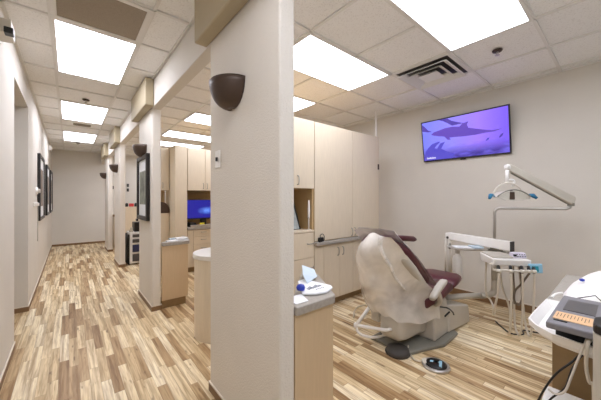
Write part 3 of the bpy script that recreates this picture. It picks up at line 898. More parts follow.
# floor plate and round foot
bm = B(); prism(bm, [(2.20, 1.20), (2.36, 1.15), (2.60, 1.06), (2.92, 1.07), (3.05, 1.22), (3.05, 1.55), (2.2, 1.58)], .001, .03); obj('base_plate', bm, MGREYD, t, bev=.008)
bm = B(); lathe(bm, (2.185, 1.285, .001), [(.10, 0), (.105, .012), (.09, .045), (.04, .055)], 28); obj('round_foot', bm, MDARK, t, smooth=True)
# lift-arm housing (low nose towards the camera)
rings = []
for x, y0, y1, z0, z1 in ((2.155, 1.27, 1.42, .15, .29), (2.175, 1.245, 1.45, .11, .305), (2.27, 1.235, 1.47, .095, .31), (2.45, 1.225, 1.52, .09, .31), (2.62, 1.21, 1.54, .08, .29)):
    ym, zm = (y0 + y1) / 2, (z0 + z1) / 2
    rings.append([(x, ym + a, zm + b) for a, b in rrect((y1 - y0) / 2, (z1 - z0) / 2, .04, 4)])
bm = B(); loft(bm, rings); obj('lift_housing', bm, MGREY, t, smooth=True)
# upright column under the seat
bm = B(); hexa(bm, [(2.56, 1.13, .03), (2.90, 1.13, .03), (2.90, 1.55, .03), (2.56, 1.55, .03), (2.58, 1.15, .34), (2.86, 1.15, .37), (2.86, 1.53, .37), (2.58, 1.53, .34)]); obj('column', bm, MGREY, t, bev=.02, seg=3)
# toe box running forward on the floor
bm = B(); hexa(bm, [(2.84, 1.12, .031), (3.34, 1.10, .001), (3.34, 1.50, .001), (2.84, 1.52, .031), (2.86, 1.13, .30), (3.30, 1.10, .20), (3.30, 1.48, .20), (2.86, 1.50, .30)]); obj('utility_box', bm, MGREY, t, bev=.018, seg=3)
bm = B(); tube(bm, [(2.66, 1.125, .33), (2.76, 1.10, .30), (2.86, 1.098, .24), (2.90, 1.10, .20)], .007, 8, smooth=4); tube(bm, [(2.74, 1.12, .22), (2.80, 1.10, .255)], .008, 8); obj('lever', bm, MBLACK, t)
# seat and leg rest
def cushion(prof, thick, r=.035):
    rings = []
    for x, yc, hw, z in prof:
        rings.append([(x, yc + a, z + b) for a, b in rrect(hw, thick / 2, min(r, thick / 2 * .95), 5)])
    return loft(B(), rings)
obj('seat', cushion([(2.44, 1.37, .20, .40), (2.46, 1.37, .235, .40), (2.70, 1.37, .25, .42), (2.93, 1.36, .24, .455)], .09), MMAR, t, smooth=True)
obj('leg_rest', cushion([(2.935, 1.36, .24, .455), (3.10, 1.355, .23, .475), (3.24, 1.35, .20, .482), (3.30, 1.35, .16, .478), (3.32, 1.35, .11, .472)], .068), MMAR, t, smooth=True)
bm = B(); bx(bm, 2.55, 3.25, 1.24, 1.48, .335, .385); obj('seat_frame', bm, MGREY, t, bev=.015)
# back rest: shell and cushion, leaning back; s runs from seat (0) to head (1)
A0, A1 = Vector((2.60, 0, .43)), Vector((1.90, 0, 1.015))
dr = (A1 - A0); dn = Vector((.64, 0, .766))
def backsec(s, hw, w0, w1, yc=1.38):
    p = A0 + dr * s
    out = []
    for a, b in rrect(hw, (w1 - w0) / 2, min(.04, (w1 - w0) / 2 * .9), 4):
        q = p + dn * ((w0 + w1) / 2 + b)
        out.append((q.x, yc + a, q.z))
    return out
prof = [(.12, .17), (.15, .205), (.22, .225), (.35, .235), (.55, .245), (.72, .235), (.80, .20), (.84, .15)]
bm = loft(B(), [backsec(s, h, .035, .10) for s, h in prof]); obj('back_cushion', bm, MMAR, t, smooth=True)
bm = loft(B(), [backsec(s, h * 1.02, -.02 - .03 * math.sin(PI * min(1, max(0, s))), .034) for s, h in prof]); obj('back_shell', bm, MGREY, t, smooth=True)
bm = loft(B(), [backsec(s, h, .0, .06) for s, h in ((.78, .08), (.81, .12), (.86, .135), (.91, .125), (.935, .09))]); obj('headrest', bm, MMAR, t, smooth=True)
# arm rests
def arm(y, sgn):
    bm = B(); rings = []
    for x, z, hw, hh in ((2.37, .485, .022, .014), (2.40, .50, .03, .022), (2.50, .552, .032, .024), (2.60, .588, .032, .020), (2.63, .594, .024, .012)):
        rings.append([(x - b * .4, y + a, z + b) for a, b in rrect(hw, hh, hh * .8, 4)])
    loft(bm, rings)
    a = obj('armrest', bm, MGREY, t, smooth=True)
    bm = B(); tube(bm, [(2.48, y, .53), (2.53, y, .44), (2.58, y + sgn * .06, .37), (2.60, y + sgn * .16, .36)], .022, 10, smooth=4); obj('arm_post', bm, MGREY, a, smooth=True)
arm(1.075, 1); arm(1.69, -1)
# assistant-side tubular arm hanging off the base
bm = B()
tube(bm, [(2.21, 1.575, .33), (2.13, 1.61, .235), (2.07, 1.646, .15)], .017, 10)
tube(bm, [(2.07, 1.646, .15), (2.10, 1.52, .165), (2.125, 1.36, .19), (2.165, 1.33, .20)], .015, 10)
tube(bm, [(2.07, 1.640, .14), (2.065, 1.62, .10), (2.09, 1.57, .075), (2.15, 1.49, .07), (2.26, 1.43, .09), (2.40, 1.40, .12)], .012, 8, smooth=4)
lathe(bm, (2.07, 1.646, .132), [(.018, 0), (.022, .006), (.022, .034), (.016, .04)], 14)
obj('tubular_arm', bm, MWHITE, t, smooth=True)
bm = B(); tube(bm, [(2.21, 1.575, .34), (2.24, 1.65, .30), (2.30, 1.80, .22), (2.31, 1.86, .15), (2.26, 1.83, .11), (2.24, 1.80, .16)], .008, 8, smooth=5); obj('suction_hose', bm, MHOSE, t, smooth=True)
bm = B(); bx(bm, 2.23, 2.34, 1.50, 1.60, .17, .335); obj('junction_block', bm, MGREY, t, bev=.02)
# plastic cover: back sheet hanging loose
Lp = [(2.10, 1.50, 1.005), (2.075, 1.60, .90), (2.09, 1.655, .79), (2.135, 1.675, .67), (2.175, 1.685, .55), (2.212, 1.69, .42), (2.265, 1.68, .30)]
Mp = [(1.95, 1.36, 1.06), (1.885, 1.40, .95), (1.90, 1.42, .83), (1.95, 1.43, .70), (1.98, 1.42, .57), (2.02, 1.39, .45), (2.08, 1.35, .335)]
Rp = [(1.89, 1.165, 1.045), (1.975, 1.14, .965), (2.08, 1.135, .87), (2.21, 1.13, .76), (2.37, 1.13, .62), (2.60, 1.125, .455), (2.665, 1.13, .27)]
Ls, Ms, Rs = spline(Lp, 6), spline(Mp, 6), spline(Rp, 6)
rn = random.Random(11)
from mathutils import noise as mnoise
grid = []
for i, (l, m_, r) in enumerate(zip(Ls, Ms, Rs)):
    row = spline([l, l.lerp(m_, .5) + Vector((-.03, .02, 0)), m_, m_.lerp(r, .5) + Vector((-.015 - .13 * (i / (len(Ls) - 1)) ** 2, -.005 - .02 * (i / (len(Ls) - 1)), -.01)), r], 8)
    out = []
    for j, p in enumerate(row):
        tt = i / (len(Ls) - 1)
        a = .010 + .012 * tt
        nv = mnoise.noise(Vector((p.y * 9, p.z * 7, 3.1))) + .5 * mnoise.noise(Vector((p.y * 22, p.z * 16, 8)))
        out.append(p + Vector((-.8, -.3, -.2)) * (a * nv))
    grid.append(out)
# ragged tail at the lower right corner
for j in range(len(grid[-1])):
    f = max(0, (j / (len(grid[-1]) - 1) - .55) / .45)
    grid[-1][j] = grid[-1][j] + Vector((0, 0, -.055 * f + .012 * math.sin(j * 1.1)))
bm = sheet(B(), grid)
obj('plastic_cover', bm, MFILM, t, smooth=True)
# front band of the cover, over the cushion
fr = []
for s in [k / 16 for k in range(17)]:
    p = A0 + dr * (s * 1.0 - .04)
    hw = .262 - .05 * max(0, s - .6) / .4
    row = []
    for k in range(13):
        a = -1 + 2 * k / 12
        lift = .115 + .012 * (1 - a * a) + .004 * mnoise.noise(Vector((a * 3, s * 9, 2)))
        q = p + dn * (lift - (.03 * max(0, abs(a) - .9) / .1))
        row.append((q.x, 1.385 + hw * a, q.z))
    fr.append(row)
bm = sheet(B(), fr); obj('cover_front', bm, MFILM2, t, smooth=True)
# bunched seam running down the back sheet
fold = []
for k in range(0, len(grid) - 9, 5):
    row = grid[k]; f = k / len(grid)
    q = row[int(len(row) * (.70 + .16 * f))]
    fold.append(tuple(q + Vector((-.004, -.006, .0))))
fold = spline(fold, 5)
bm = B(); tube(bm, fold, [.021 - .012 * k / len(fold) for k in range(len(fold))], 8)
obj('cover_fold', bm, film_mat('bunched_film', (248, 246, 242), .6, .98, 14), t, smooth=True)

# operator stool behind the chair
t = thing('operator_stool', 'maroon padded operator stool standing behind the dental chair', 'stool', (3.0, 1.82, 0))
bm = B(); rings = []
for x, y, z, hw, hh in ((2.55, 1.86, .915, .02, .012), (2.60, 1.84, .915, .035, .026), (2.85, 1.79, .89, .04, .03), (3.10, 1.75, .865, .045, .034), (3.26, 1.72, .845, .045, .034), (3.31, 1.71, .835, .025, .016)):
    rings.append([(x, y + a, z + b) for a, b in rrect(hw, hh, hh * .9, 4)])
loft(bm, rings); obj('support_arm', bm, MMAR, t, smooth=True)
bm = B(); lathe(bm, (3.08, 1.82, .56), [(.10, 0), (.19, .01), (.20, .045), (.17, .075), (.05, .085)], 28, 1, .8); obj('seat', bm, MMAR, t, smooth=True)
bm = B(); tube(bm, [(3.02, 1.86, .10), (3.02, 1.86, .56)], .025, 12); tube(bm, [(3.02, 1.90, .55), (2.98, 1.96, .68), (2.95, 1.90, .84), (2.93, 1.82, .87)], .014, 8, smooth=4); obj('post', bm, MCHROME, t, smooth=True)
for k in range(5):
    a = 2 * PI * k / 5 + .3
    bm = B(); tube(bm, [(3.02, 1.86, .11), (3.02 + .22 * math.cos(a), 1.86 + .22 * math.sin(a), .065)], [.022, .014], 8)
    lg = obj('leg', bm, MCHROME, t)
    x, y = 3.02 + .22 * math.cos(a), 1.86 + .22 * math.sin(a)
    bm = B(); cyl(bm, (x - .012, y, .026), (x + .012, y, .026), .026, None, 14); cyl(bm, (x, y, .03), (x, y, .07), .008); obj('caster', bm, MBLACK, lg)
bm = B(); prism(bm, [(2.94, 1.70), (3.04, 1.68), (3.07, 1.74), (2.97, 1.77)], .70, .80); o = obj('control_box', bm, MWHITE, t, bev=.015)
bm = B(); bx(bm, 2.955, 2.985, 1.675, 1.70, .755, .785); bx(bm, 3.0, 3.03, 1.665, 1.69, .725, .755); obj('button', bm, MBLACK, o)
bm = B(); tube(bm, [(3.0, 1.76, .72), (3.01, 1.80, .66), (3.02, 1.83, .62)], .012, 8); obj('control_stem', bm, MCHROME, t)

# foot control and its cord
t = thing('foot_control', 'round foot pedal with silver rim on floor before dental chair', 'foot pedal', (2.24, .98, 0))
bm = B(); lathe(bm, (2.245, .985, .001), [(.10, 0), (.105, .008), (.10, .018), (.085, .022), (.08, .016)], 36); obj('rim', bm, MCHROME, t, smooth=True)
bm = B(); lathe(bm, (2.245, .985, .012), [(.079, 0), (.079, .012), (.065, .022), (.02, .026)], 32); obj('disc', bm, MBLACK, t, smooth=True)
bm = B(); prism(bm, [(2.21, .925), (2.29, .955), (2.285, .975), (2.205, .945)], .030, .040); prism(bm, [(2.25, .95), (2.275, .96), (2.24, 1.03), (2.215, 1.02)], .030, .038); obj('pedal_mark', bm, MLBLUE, t, bev=.002)
bm = B(); prism(bm, [(2.17, 1.045), (2.21, 1.09), (2.255, 1.085), (2.25, 1.06), (2.20, 1.03)], .001, .03); obj('cord_boot', bm, MOFF, t, bev=.006)
bm = B(); tube(bm, [(2.205, 1.085, .012), (2.19, 1.13, .008), (2.235, 1.19, .008), (2.28, 1.235, .012), (2.30, 1.25, .045)], .006, 8, smooth=5); obj('cord', bm, MHOSE, t, smooth=True)

# ------------------------------------------------------------------ dental light on its pole
PX, PY = 3.60, .945
t = thing('dental_light', 'ceiling-height dental lamp on swing arm and bent grey pole', 'dental light', (PX, PY, 0))
bm = B(); tube(bm, [(3.05, 1.235, .30), (3.20, 1.16, .295), (3.46, 1.02, .285)] , .03, 14)
tube(bm, [(3.44, 1.03, .285), (3.53, .98, .287), (3.585, .953, .31), (3.60, .945, .37), (3.60, .945, .45)], .031, 14, smooth=5)
cyl(bm, (3.60, .945, .44), (3.60, .945, .87), .031)
obj('support_tube', bm, MGREY, t, smooth=True)
bm = B(); bx(bm, 3.565, 3.635, .91, .98, .77, .865); obj('collar', bm, MGREYD, t, bev=.008)
E1 = Vector((3.84, .362, 1.24))
bm = B(); d = Vector((E1.x - PX, E1.y - PY, 0)).normalized()
q = Vector((PX, PY, 0))
tube(bm, [(PX, PY, .86), (PX, PY, 1.185)] + [tuple(q + d * (.055 * (1 - math.cos(a))) + Vector((0, 0, 1.185 + .055 * math.sin(a)))) for a in [PI / 2 * k / 6 for k in range(1, 7)]] + [tuple(E1 - d * .04), tuple(E1 - d * .012 + Vector((0, 0, .012))), tuple(E1 + Vector((0, 0, .05)))], .015, 12)
obj('pole', bm, MCHROME, t, smooth=True)
# sprung beam
E2 = Vector((3.29, .757, 1.655)); E0 = E1 + Vector((0, 0, .085))
u = (E2 - E0).normalized(); side = u.cross(Vector((0, 0, 1))).normalized(); up = side.cross(u).normalized()
bm = B(); loft(bm, [[tuple(E0 + u * l + side * a + up * b) for a, b in rrect(.028 * k, .042 * k, .014 * k, 3)] for l, k in ((-.02, .8), (0, 1.05), (.2, 1.0), ((E2 - E0).length - .05, .82), ((E2 - E0).length, .75))])
obj('spring_arm', bm, MOFF, t, smooth=False)
bm = B(); tube(bm, [tuple(E0 + u * .03 - up * .045), tuple(E2 - u * .06 - up * .036)], .008, 6); bx(bm, E1.x - .03, E1.x + .03, E1.y - .025, E1.y + .025, 1.27, 1.30); obj('arm_underside', bm, MGREYD, t)
bm = B(); lathe(bm, tuple(E2 + Vector((0, 0, -.035))), [(.015, .008), (.026, .015), (.028, .04), (.020, .056), (.006, .062)], 16); obj('arm_cap', bm, MWHITE, t, smooth=True)
# lamp head: faces down and toward the chair (-X)
Lc = Vector((3.255, .74, 1.415))
e1 = Vector((.765, -.644, 0))                             # width direction
e2 = Vector((-.644, -.765, 0))                            # toward the patient side
ez = Vector((0, 0, 1))
def LP(a, b, c): return tuple(Lc + e1 * a + e2 * b + ez * c)
bm = B(); tube(bm, [tuple(E2 + Vector((0, 0, -.03))), LP(0, -.02, .17), LP(0, -.02, .08)], .016, 10); tube(bm, [LP(.02, -.02, .11), LP(.06, -.02, .11), LP(.07, -.02, .085), LP(.05, -.02, .05)], .010, 8, smooth=4)
obj('yoke_stem', bm, MWHITE, t, smooth=True)
bm = B(); tube(bm, [LP(.145 * math.cos(a), -.005, -.05 + .13 * math.sin(a)) for a in [PI * k / 16 for k in range(17)]], .007, 8); obj('yoke', bm, MOFF, t, smooth=True)
bm = B(); g = []
for j in range(9):                                        # arched reflector
    b = -.07 + .14 * j / 8
    g.append([LP(a, b, .035 - 2.6 * a * a - 1.2 * (b + .01) ** 2 - .03) for a in [-.16 + .32 * k / 16 for k in range(17)]])
sheet(bm, g); o = obj('reflector', bm, MOFF, t, smooth=True); md = o.modifiers.new('thick', 'SOLIDIFY'); md.thickness = .006
bm = B(); tube(bm, [LP(a, .07, .012 - 2.6 * a * a) for a in [-.155 + .31 * k / 16 for k in range(17)]], .006, 8); obj('reflector_rim', bm, MGREYD, t, smooth=True)
bm = B(); g = []
for j in range(5):
    c = -.005 - .055 * j / 4
    g.append([LP(a, .06 + .01 * j / 4, max(c, .0 - 2.6 * a * a * 1.0 - .005 + (c + .005))) for a in [-.13 + .26 * k / 12 for k in range(13)]])
bm.free(); bm = B()
extrude_poly(bm, [LP(a, .066, .002 - 2.6 * a * a) for a in [-.155 + .31 * k / 12 for k in range(13)]] + [LP(.08, .066, -.088), LP(-.08, .066, -.088)], tuple(e2 * .006))
obj('lens_shield', bm, film_mat('clear_lens', (226, 222, 210), .45, .65, 4), t)
bm = B(); prism_pts = [LP(-.045, .078, -.08), LP(.005, .078, -.08), LP(.005, .03, -.08), LP(-.045, .03, -.08), LP(-.042, .078, -.008), LP(.002, .078, -.008), LP(.002, .03, -.008), LP(-.042, .03, -.008)]
hexa(bm, prism_pts); lathe(bm, LP(-.02, .06, -.008), [(.012, 0), (.012, .014), (.004, .02)], 12); obj('bulb_guard', bm, MBRONZE, t, bev=.005)
for sg in (-1, 1):
    bm = B(); tube(bm, [LP(sg * .15, .02, -.05), LP(sg * .175, .03, -.04)], .007, 8); tube(bm, [LP(sg * .172, .03, -.035), LP(sg * .20, .04, -.04), LP(sg * .225, .06, -.07)], [.012, .020, .012], 10)
    obj('handle', bm, MTEAL, t, smooth=True)

# ------------------------------------------------------------------ delivery unit
t = thing('delivery_unit', 'instrument delivery unit with white head and hanging hoses', 'dental unit', (3.4, .9, .0))
P0, P1 = Vector((3.60, 1.41, .885)), Vector((3.44, .785, .86))
u = (P1 - P0).normalized(); side = u.cross(Vector((0, 0, 1))).normalized()
bm = B(); loft(bm, [[tuple(P0 + u * l + side * a + Vector((0, 0, 1)) * b) for a, b in rrect(.03, h, .012, 3)] for l, h in ((-.04, .034), (0, .042), (.3, .046), ((P1 - P0).length - .02, .05), ((P1 - P0).length + .03, .05))])
obj('balance_arm', bm, MWHITE, t)
bm = B(); q = P1 + u * .031; hexa(bm, [tuple(q + side * a + Vector((0, 0, b)) + u * c) for c in (0, .012) for a, b in ((-.03, -.05), (.03, -.05), (.03, .05), (-.03, .05))]); obj('arm_cap', bm, MDARK, t)
bm = B(); cyl(bm, tuple(P0 + Vector((0, 0, -.02)) - u * .01 - side * .035), tuple(P0 + Vector((0, 0, -.02)) - u * .01 + side * .035), .016); obj('pivot_pin', bm, MDARK, t)
bm = B(); cyl(bm, (3.60, 1.41, .36), (3.60, 1.41, .85), .022); cyl(bm, (3.575, 1.452, .42), (3.575, 1.452, .85), .012); obj('post', bm, MOFF, t, smooth=True)
bm = B(); tube(bm, [(3.60, 1.41, .37), (3.50, 1.42, .34), (3.30, 1.40, .33), (3.10, 1.38, .36)], .024, 10, smooth=4); obj('post_bracket', bm, MGREY, t, smooth=True)
bm = B(); cyl(bm, (3.46, .80, .80), (3.46, .80, .83), .035); cyl(bm, (3.46, .80, .78), (3.46, .80, .85), .02); obj('swivel', bm, MOFF, t)
# head
Hc = Vector((3.33, .785, 0)); a1 = Vector((.765, -.644, 0)); a2 = Vector((.644, .765, 0))
a1 = Vector((.70, -.714, 0)).normalized(); a2 = Vector((.714, .70, 0)).normalized()
def HP(a, b, z):
    a, b = a * .80, b * .9
    if z > .6: z = .735 + (z - .735) * .9
    else: z = max(.012, z - .055)
    return tuple(Hc + a1 * a + a2 * b + Vector((0, 0, z)))
bm = B(); hexa(bm, [HP(-.205, -.105, .692), HP(.215, -.105, .68), HP(.215, .14, .68), HP(-.205, .14, .692), HP(-.225, -.12, .765), HP(.22, -.12, .757), HP(.22, .15, .775), HP(-.215, .15, .79)])
obj('head_body', bm, MWHITE, t, bev=.012, seg=3)
bm = B(); hexa(bm, [HP(-.205, -.09, .768), HP(.04, -.09, .768), HP(.04, .14, .785), HP(-.205, .14, .785), HP(-.20, -.085, .786), HP(.035, -.085, .786), HP(.035, .135, .80), HP(-.20, .135, .80)]); obj('head_top', bm, MGREY, t, bev=.006)
bm = B(); hexa(bm, [HP(.055, -.06, .766), HP(.215, -.06, .766), HP(.215, .02, .772), HP(.055, .02, .772), HP(.06, -.04, .82), HP(.21, -.04, .82), HP(.21, .02, .82), HP(.06, .02, .82)])
o = obj('keypad', bm, mat('lilac_white_plastic', (222, 216, 232), .35), t, bev=.008)
bm = B()
for k in range(4):
    for r_ in range(2): hexa(bm, [HP(.10 + k * .028, -.0605 + .02 * f + .004 * (c > 1), .780 + .018 * r_ + dz) if False else HP(.10 + k * .028 + dx, -.058 + .0135 * r_ + dy, .780 + .018 * r_ + dz) for f, c, (dx, dy, dz) in [(0, 0, v) for v in ((0, -.004, 0), (.014, -.004, 0), (.014, .004, 0), (0, .004, 0), (0, -.004, .010), (.014, -.004, .010), (.014, .004, .010), (0, .004, .010))]])
obj('button', bm, MSLATE, o)
bm = B(); hexa(bm, [HP(.062 + dx, -.058 + dy, .785 + dz) for dx, dy, dz in ((0, -.006, 0), (.03, -.006, 0), (.03, .01, 0), (0, .01, 0), (0, -.002, .02), (.03, -.002, .02), (.03, .012, .02), (0, .012, .02))]); obj('display', bm, MBLACK, o)
# instrument bar
bm = B()
tube(bm, [HP(-.235, -.14, .69), HP(-.235, -.15, .655), HP(-.10, -.16, .655), HP(.10, -.16, .648), HP(.22, -.15, .645)], .010, 8); tube(bm, [HP(-.235, -.13, .70), HP(-.235, -.10, .715)], .010, 8); tube(bm, [HP(-.235, -.15, .68), HP(-.235, -.15, .725), HP(-.19, -.10, .735)], .010, 8); tube(bm, [HP(.20, -.15, .65), HP(.20, -.10, .71)], .010, 8)
obj('instrument_bar', bm, MOFF, t, smooth=True)
xs = [-.185, -.05, .075, .15, .205]
for k, a in enumerate(xs):
    bm = B(); tube(bm, [HP(a + .02, -.13, .69), HP(a, -.165, .67), HP(a, -.17, .62)], [.014, .016, .008], 10)
    h = obj('handpiece', bm, MBLACK, t, smooth=True)
    bm = B(); lathe(bm, HP(a, -.17, .635), [(.012, 0), (.02, .006), (.02, .026), (.012, .032)], 12); obj('holder', bm, MOFF, h, smooth=True)
hoses = [(-.185, MHOSE, [(-.185, -.17, .63), (-.19, -.16, .50), (-.19, -.10, .33), (-.15, -.02, .25), (-.07, .08, .25), (-.07, .16, .33), (-.13, .16, .42), (-.15, .12, .70)]),
         (-.05, MHOSE, [(-.05, -.17, .63), (-.055, -.18, .45), (-.05, -.17, .25), (-.03, -.12, .12), (.03, -.03, .07), (.09, .04, .10), (.09, .06, .30), (.02, .08, .50), (-.02, .08, .71)]),
         (.075, MHOSE, [(.075, -.17, .63), (.072, -.18, .45), (.07, -.17, .22), (.075, -.13, .10), (.11, -.05, .08), (.13, .02, .14), (.13, .04, .40), (.12, .06, .71)]),
         (.15, MHOSED, [(.15, -.17, .63), (.10, -.12, .58), (.075, -.06, .50), (.08, -.04, .40), (.12, -.05, .36), (.17, -.04, .42), (.19, -.01, .55), (.19, .04, .71)]),
         (.205, MHOSE, [(.205, -.17, .63), (.19, -.18, .40), (.17, -.18, .20), (.18, -.15, .10), (.21, -.08, .09), (.225, -.02, .15), (.215, .02, .40), (.20, .06, .71)])]
for a, m_, pts in hoses:
    bm = B(); tube(bm, [HP(*p) for p in pts], .0092, 8, smooth=6); obj('hose', bm, m_, t, smooth=True)
bm = B(); tube(bm, [HP(-.02, -.165, .63), HP(.0, -.15, .55), HP(.03, -.10, .45), HP(.07, -.05, .38), HP(.11, .0, .36), HP(.14, .05, .42), HP(.15, .08, .70)], .007, 8, smooth=6); obj('hose', bm, MHOSED, t, smooth=True)
# blue touch display on the right end
bm = B(); hexa(bm, [HP(.18, -.15, .625), HP(.32, -.15, .63), HP(.32, -.11, .63), HP(.18, -.11, .625), HP(.18, -.14, .72), HP(.32, -.14, .725), HP(.32, -.11, .725), HP(.18, -.11, .72)]); o = obj('scaler_display', bm, MLBLUE, t, bev=.006)
bm = B(); hexa(bm, [HP(.20, -.153, .645), HP(.27, -.153, .645), HP(.27, -.140, .645), HP(.20, -.140, .645), HP(.20, -.146, .70), HP(.27, -.146, .70), HP(.27, -.135, .70), HP(.20, -.135, .70)]); obj('screen', bm, emit('teal_screen', (30, 120, 136), .35), o)
# tray and its wrapped packs
bm = B()
TC = Vector((3.42, 1.16, .775))
def TP(a, b, z): return tuple(TC + a1 * a + a2 * b + Vector((0, 0, z)))
loft(bm, [[TP(x, y, z) for x, y in rrect(hw, hh, .04, 4)] for hw, hh, z in ((.14, .09, 0), (.175, .115, .012), (.18, .12, .02))])
obj('tray', bm, MCHROME, t, smooth=False)
bm = B(); tube(bm, [TP(-.16, .06, .0), (3.575, 1.40, .79)], .012, 8); tube(bm, [TP(.17, .0, .005), tuple(P1 + Vector((0, .02, -.06)))], .012, 8); obj('tray_bracket', bm, MGREYD, t)
bm = B(); prism(bm, [TP(x, y, 0)[:2] for x, y in ((-.14, -.05), (.02, -.07), (.03, .06), (-.13, .08))], .7958, .806); tag(obj('towel_pack', bm, MPAPER, bev=.004), 'white folded towel at left end of the instrument tray', 'towel')
bm = B(); prism(bm, [TP(x, y, 0)[:2] for x, y in ((.035, -.07), (.15, -.06), (.16, .06), (.04, .07))], .7958, .815); tag(obj('blue_pack', bm, MPAPERB, bev=.006), 'pale blue wrapped pack at right end of the instrument tray', 'pack')
# water bottle hanging from the arm
bm = B(); lathe(bm, (3.72, 1.37, .33), [(.02, 0), (.05, .006), (.055, .03), (.055, .26), (.045, .295), (.022, .315), (.02, .34)], 22)
o = obj('water_bottle', bm, MBEAD, t, smooth=True)
bm = B(); cyl(bm, (3.72, 1.37, .66), (3.72, 1.37, .70), .026); tube(bm, [(3.72, 1.37, .70), (3.70, 1.38, .74), (3.62, 1.405, .76)], .010, 8); obj('bottle_cap', bm, MGREY, o)
bm = B(); tube(bm, [(3.62, 1.40, .31), (3.70, 1.37, .312), (3.76, 1.35, .318)], .012, 8); obj('bottle_rest', bm, MOFF, t)
# cable looping on the floor below the hoses
bm = B(); tube(bm, [(3.55, .92, .008), (3.42, .82, .008), (3.35, .74, .008), (3.42, .66, .008), (3.52, .68, .008), (3.56, .60, .008), (3.66, .40, .008), (3.78, .30, .008)], .007, 8, smooth=6)
tag(obj('floor_cable', bm, MDARK, smooth=True), 'dark cable looping on floor below the hanging hoses', 'cable')

# ------------------------------------------------------------------ counter on the right with scanner
t = thing('side_counter', 'grey counter with maple body in shade-darkened brown in lower right corner', 'counter', (2.1, -.1, 0))
bm = B(); bx(bm, 1.565, 2.72, -.9, .205, .0, .755); obj('body', bm, MTOE, t, bev=.003)  # maple body; its shade is put into this darker brown
bm = B(); bx(bm, 1.60, 2.75, -.92, .285, .756, .795); obj('worktop', bm, MTOP, t, bev=.006)
t = thing('white_tray', 'large white raised-edge tray on the right counter holding the scanner', 'tray', (1.6, .1, .8))
out = [(1.83, .262), (1.60, .268), (1.475, .268), (1.42, .235), (1.37, .18), (1.345, .09), (1.34, -.15), (1.36, -.30), (1.83, -.30)]
cen = Vector((1.62, -.02))
def scl(k, dz): return [((cen + (Vector(p) - cen) * k).x, (cen + (Vector(p) - cen) * k).y, dz) for p in out]
bm = B(); loft(bm, [scl(.93, .7965), scl(.99, .815), scl(1.0, .84), scl(.985, .842), scl(.90, .812), scl(.2, .811)]); obj('tray_body', bm, MWHITE, t)
# scanner: tilted grey panel over a black base
t = thing('image_plate_scanner', 'grey scanner with orange label strip and dark window on white tray', 'scanner', (1.45, .1, .83))
def quad_slab(bm, q, th):
    n = (Vector(q[1]) - Vector(q[0])).cross(Vector(q[3]) - Vector(q[0])).normalized()
    if n.z > 0: n = -n
    hexa(bm, [tuple(Vector(p) + n * th) for p in q] + list(q)); return bm
S0, S1, S2, S3 = Vector((1.30, .188, .905)), Vector((1.64, .178, .925)), Vector((1.64, -.05, .925)), Vector((1.30, -.05, .905))
def SP(a, b, c=0): return tuple(S0.lerp(S1, a).lerp(S3.lerp(S2, a), b) + Vector((0, 0, c)))
bm = B(); quad_slab(bm, [SP(0, 0), SP(1, 0), SP(1, 1), SP(0, 1)], .025); obj('top_panel', bm, MSLATE, t, bev=.006)
bm = B(); bx(bm, 1.43, 1.62, -.04, .178, .8125, .895); obj('base', bm, MBLACK, t, bev=.006)
bm = B(); hexa(bm, [(1.40, -.045, .85), (1.63, -.045, .85), (1.63, .186, .85), (1.40, .186, .85), (1.39, -.045, .866), (1.63, -.045, .866), (1.63, .186, .866), (1.39, .186, .866)]); obj('base_rail', bm, MDARK, t, bev=.006)
bm = B(); quad_slab(bm, [SP(.46, .10, .002), SP(.84, .10, .002), SP(.84, .47, .002), SP(.46, .47, .002)], .003); obj('window', bm, MSLATED, t)
bm = B(); quad_slab(bm, [SP(.14, .05, .002), SP(.36, .05, .002), SP(.36, .47, .002), SP(.14, .47, .002)], .003); o = obj('label_strip', bm, MORANGE, t)
bm = B()
for k in range(10): quad_slab(bm, [SP(.20 + .03 * (k % 2), .08 + k * .038, .0028), SP(.31, .08 + k * .038, .0028), SP(.31, .086 + k * .038, .0028), SP(.20 + .03 * (k % 2), .086 + k * .038, .0028)], .001)
obj('label_ink', bm, MBRONZE, o)
bm = B(); quad_slab(bm, [SP(.09, .07, .002), SP(.12, .07, .002), SP(.12, .22, .002), SP(.09, .22, .002)], .002); obj('badge', bm, MBLACK, t)
# white machine behind
t = thing('white_machine', 'white domed machine with small blue logo behind the grey scanner', 'machine', (2.15, .0, .8))
rings = []
for x, y0, y1, z0, z1 in ((1.90, -.42, .205, .7955, .81), (1.93, -.42, .215, .7955, .845), (2.02, -.42, .225, .7955, .905), (2.14, -.42, .215, .7955, .945), (2.3, -.42, .185, .7955, .965), (2.48, -.40, .14, .7955, .96), (2.52, -.38, .11, .7955, .92)):
    hw = (y1 - y0) / 2; ym = (y0 + y1) / 2
    top = [(x, ym + hw * c, z0 + (z1 - z0) * s ** .62) for c, s in [(math.cos(PI * k / 16), math.sin(PI * k / 16) + 1e-9) for k in range(17)]]
    rings.append(top)
bm = B(); loft(bm, rings); obj('housing', bm, MWHITE, t, smooth=True)
bm = B(); lathe(bm, (2.09, .155, .902), [(.006, 0), (.018, .004), (.018, .010), (.006, .014)], 14, 1, .6); obj('logo', bm, MBLUE, t, smooth=True)
bm = B(); tube(bm, [(1.93, .165, .845), (1.96, .10, .87), (1.90, .05, .835), (1.90, -.1, .83)], .003, 6); obj('seam', bm, MDARK, t)
bm = B(); tube(bm, [(1.86, .245, .845), (1.90, .235, .855), (1.94, .215, .858)], .005, 8, smooth=4); obj('hinge_rod', bm, MWHITE, t, smooth=True)

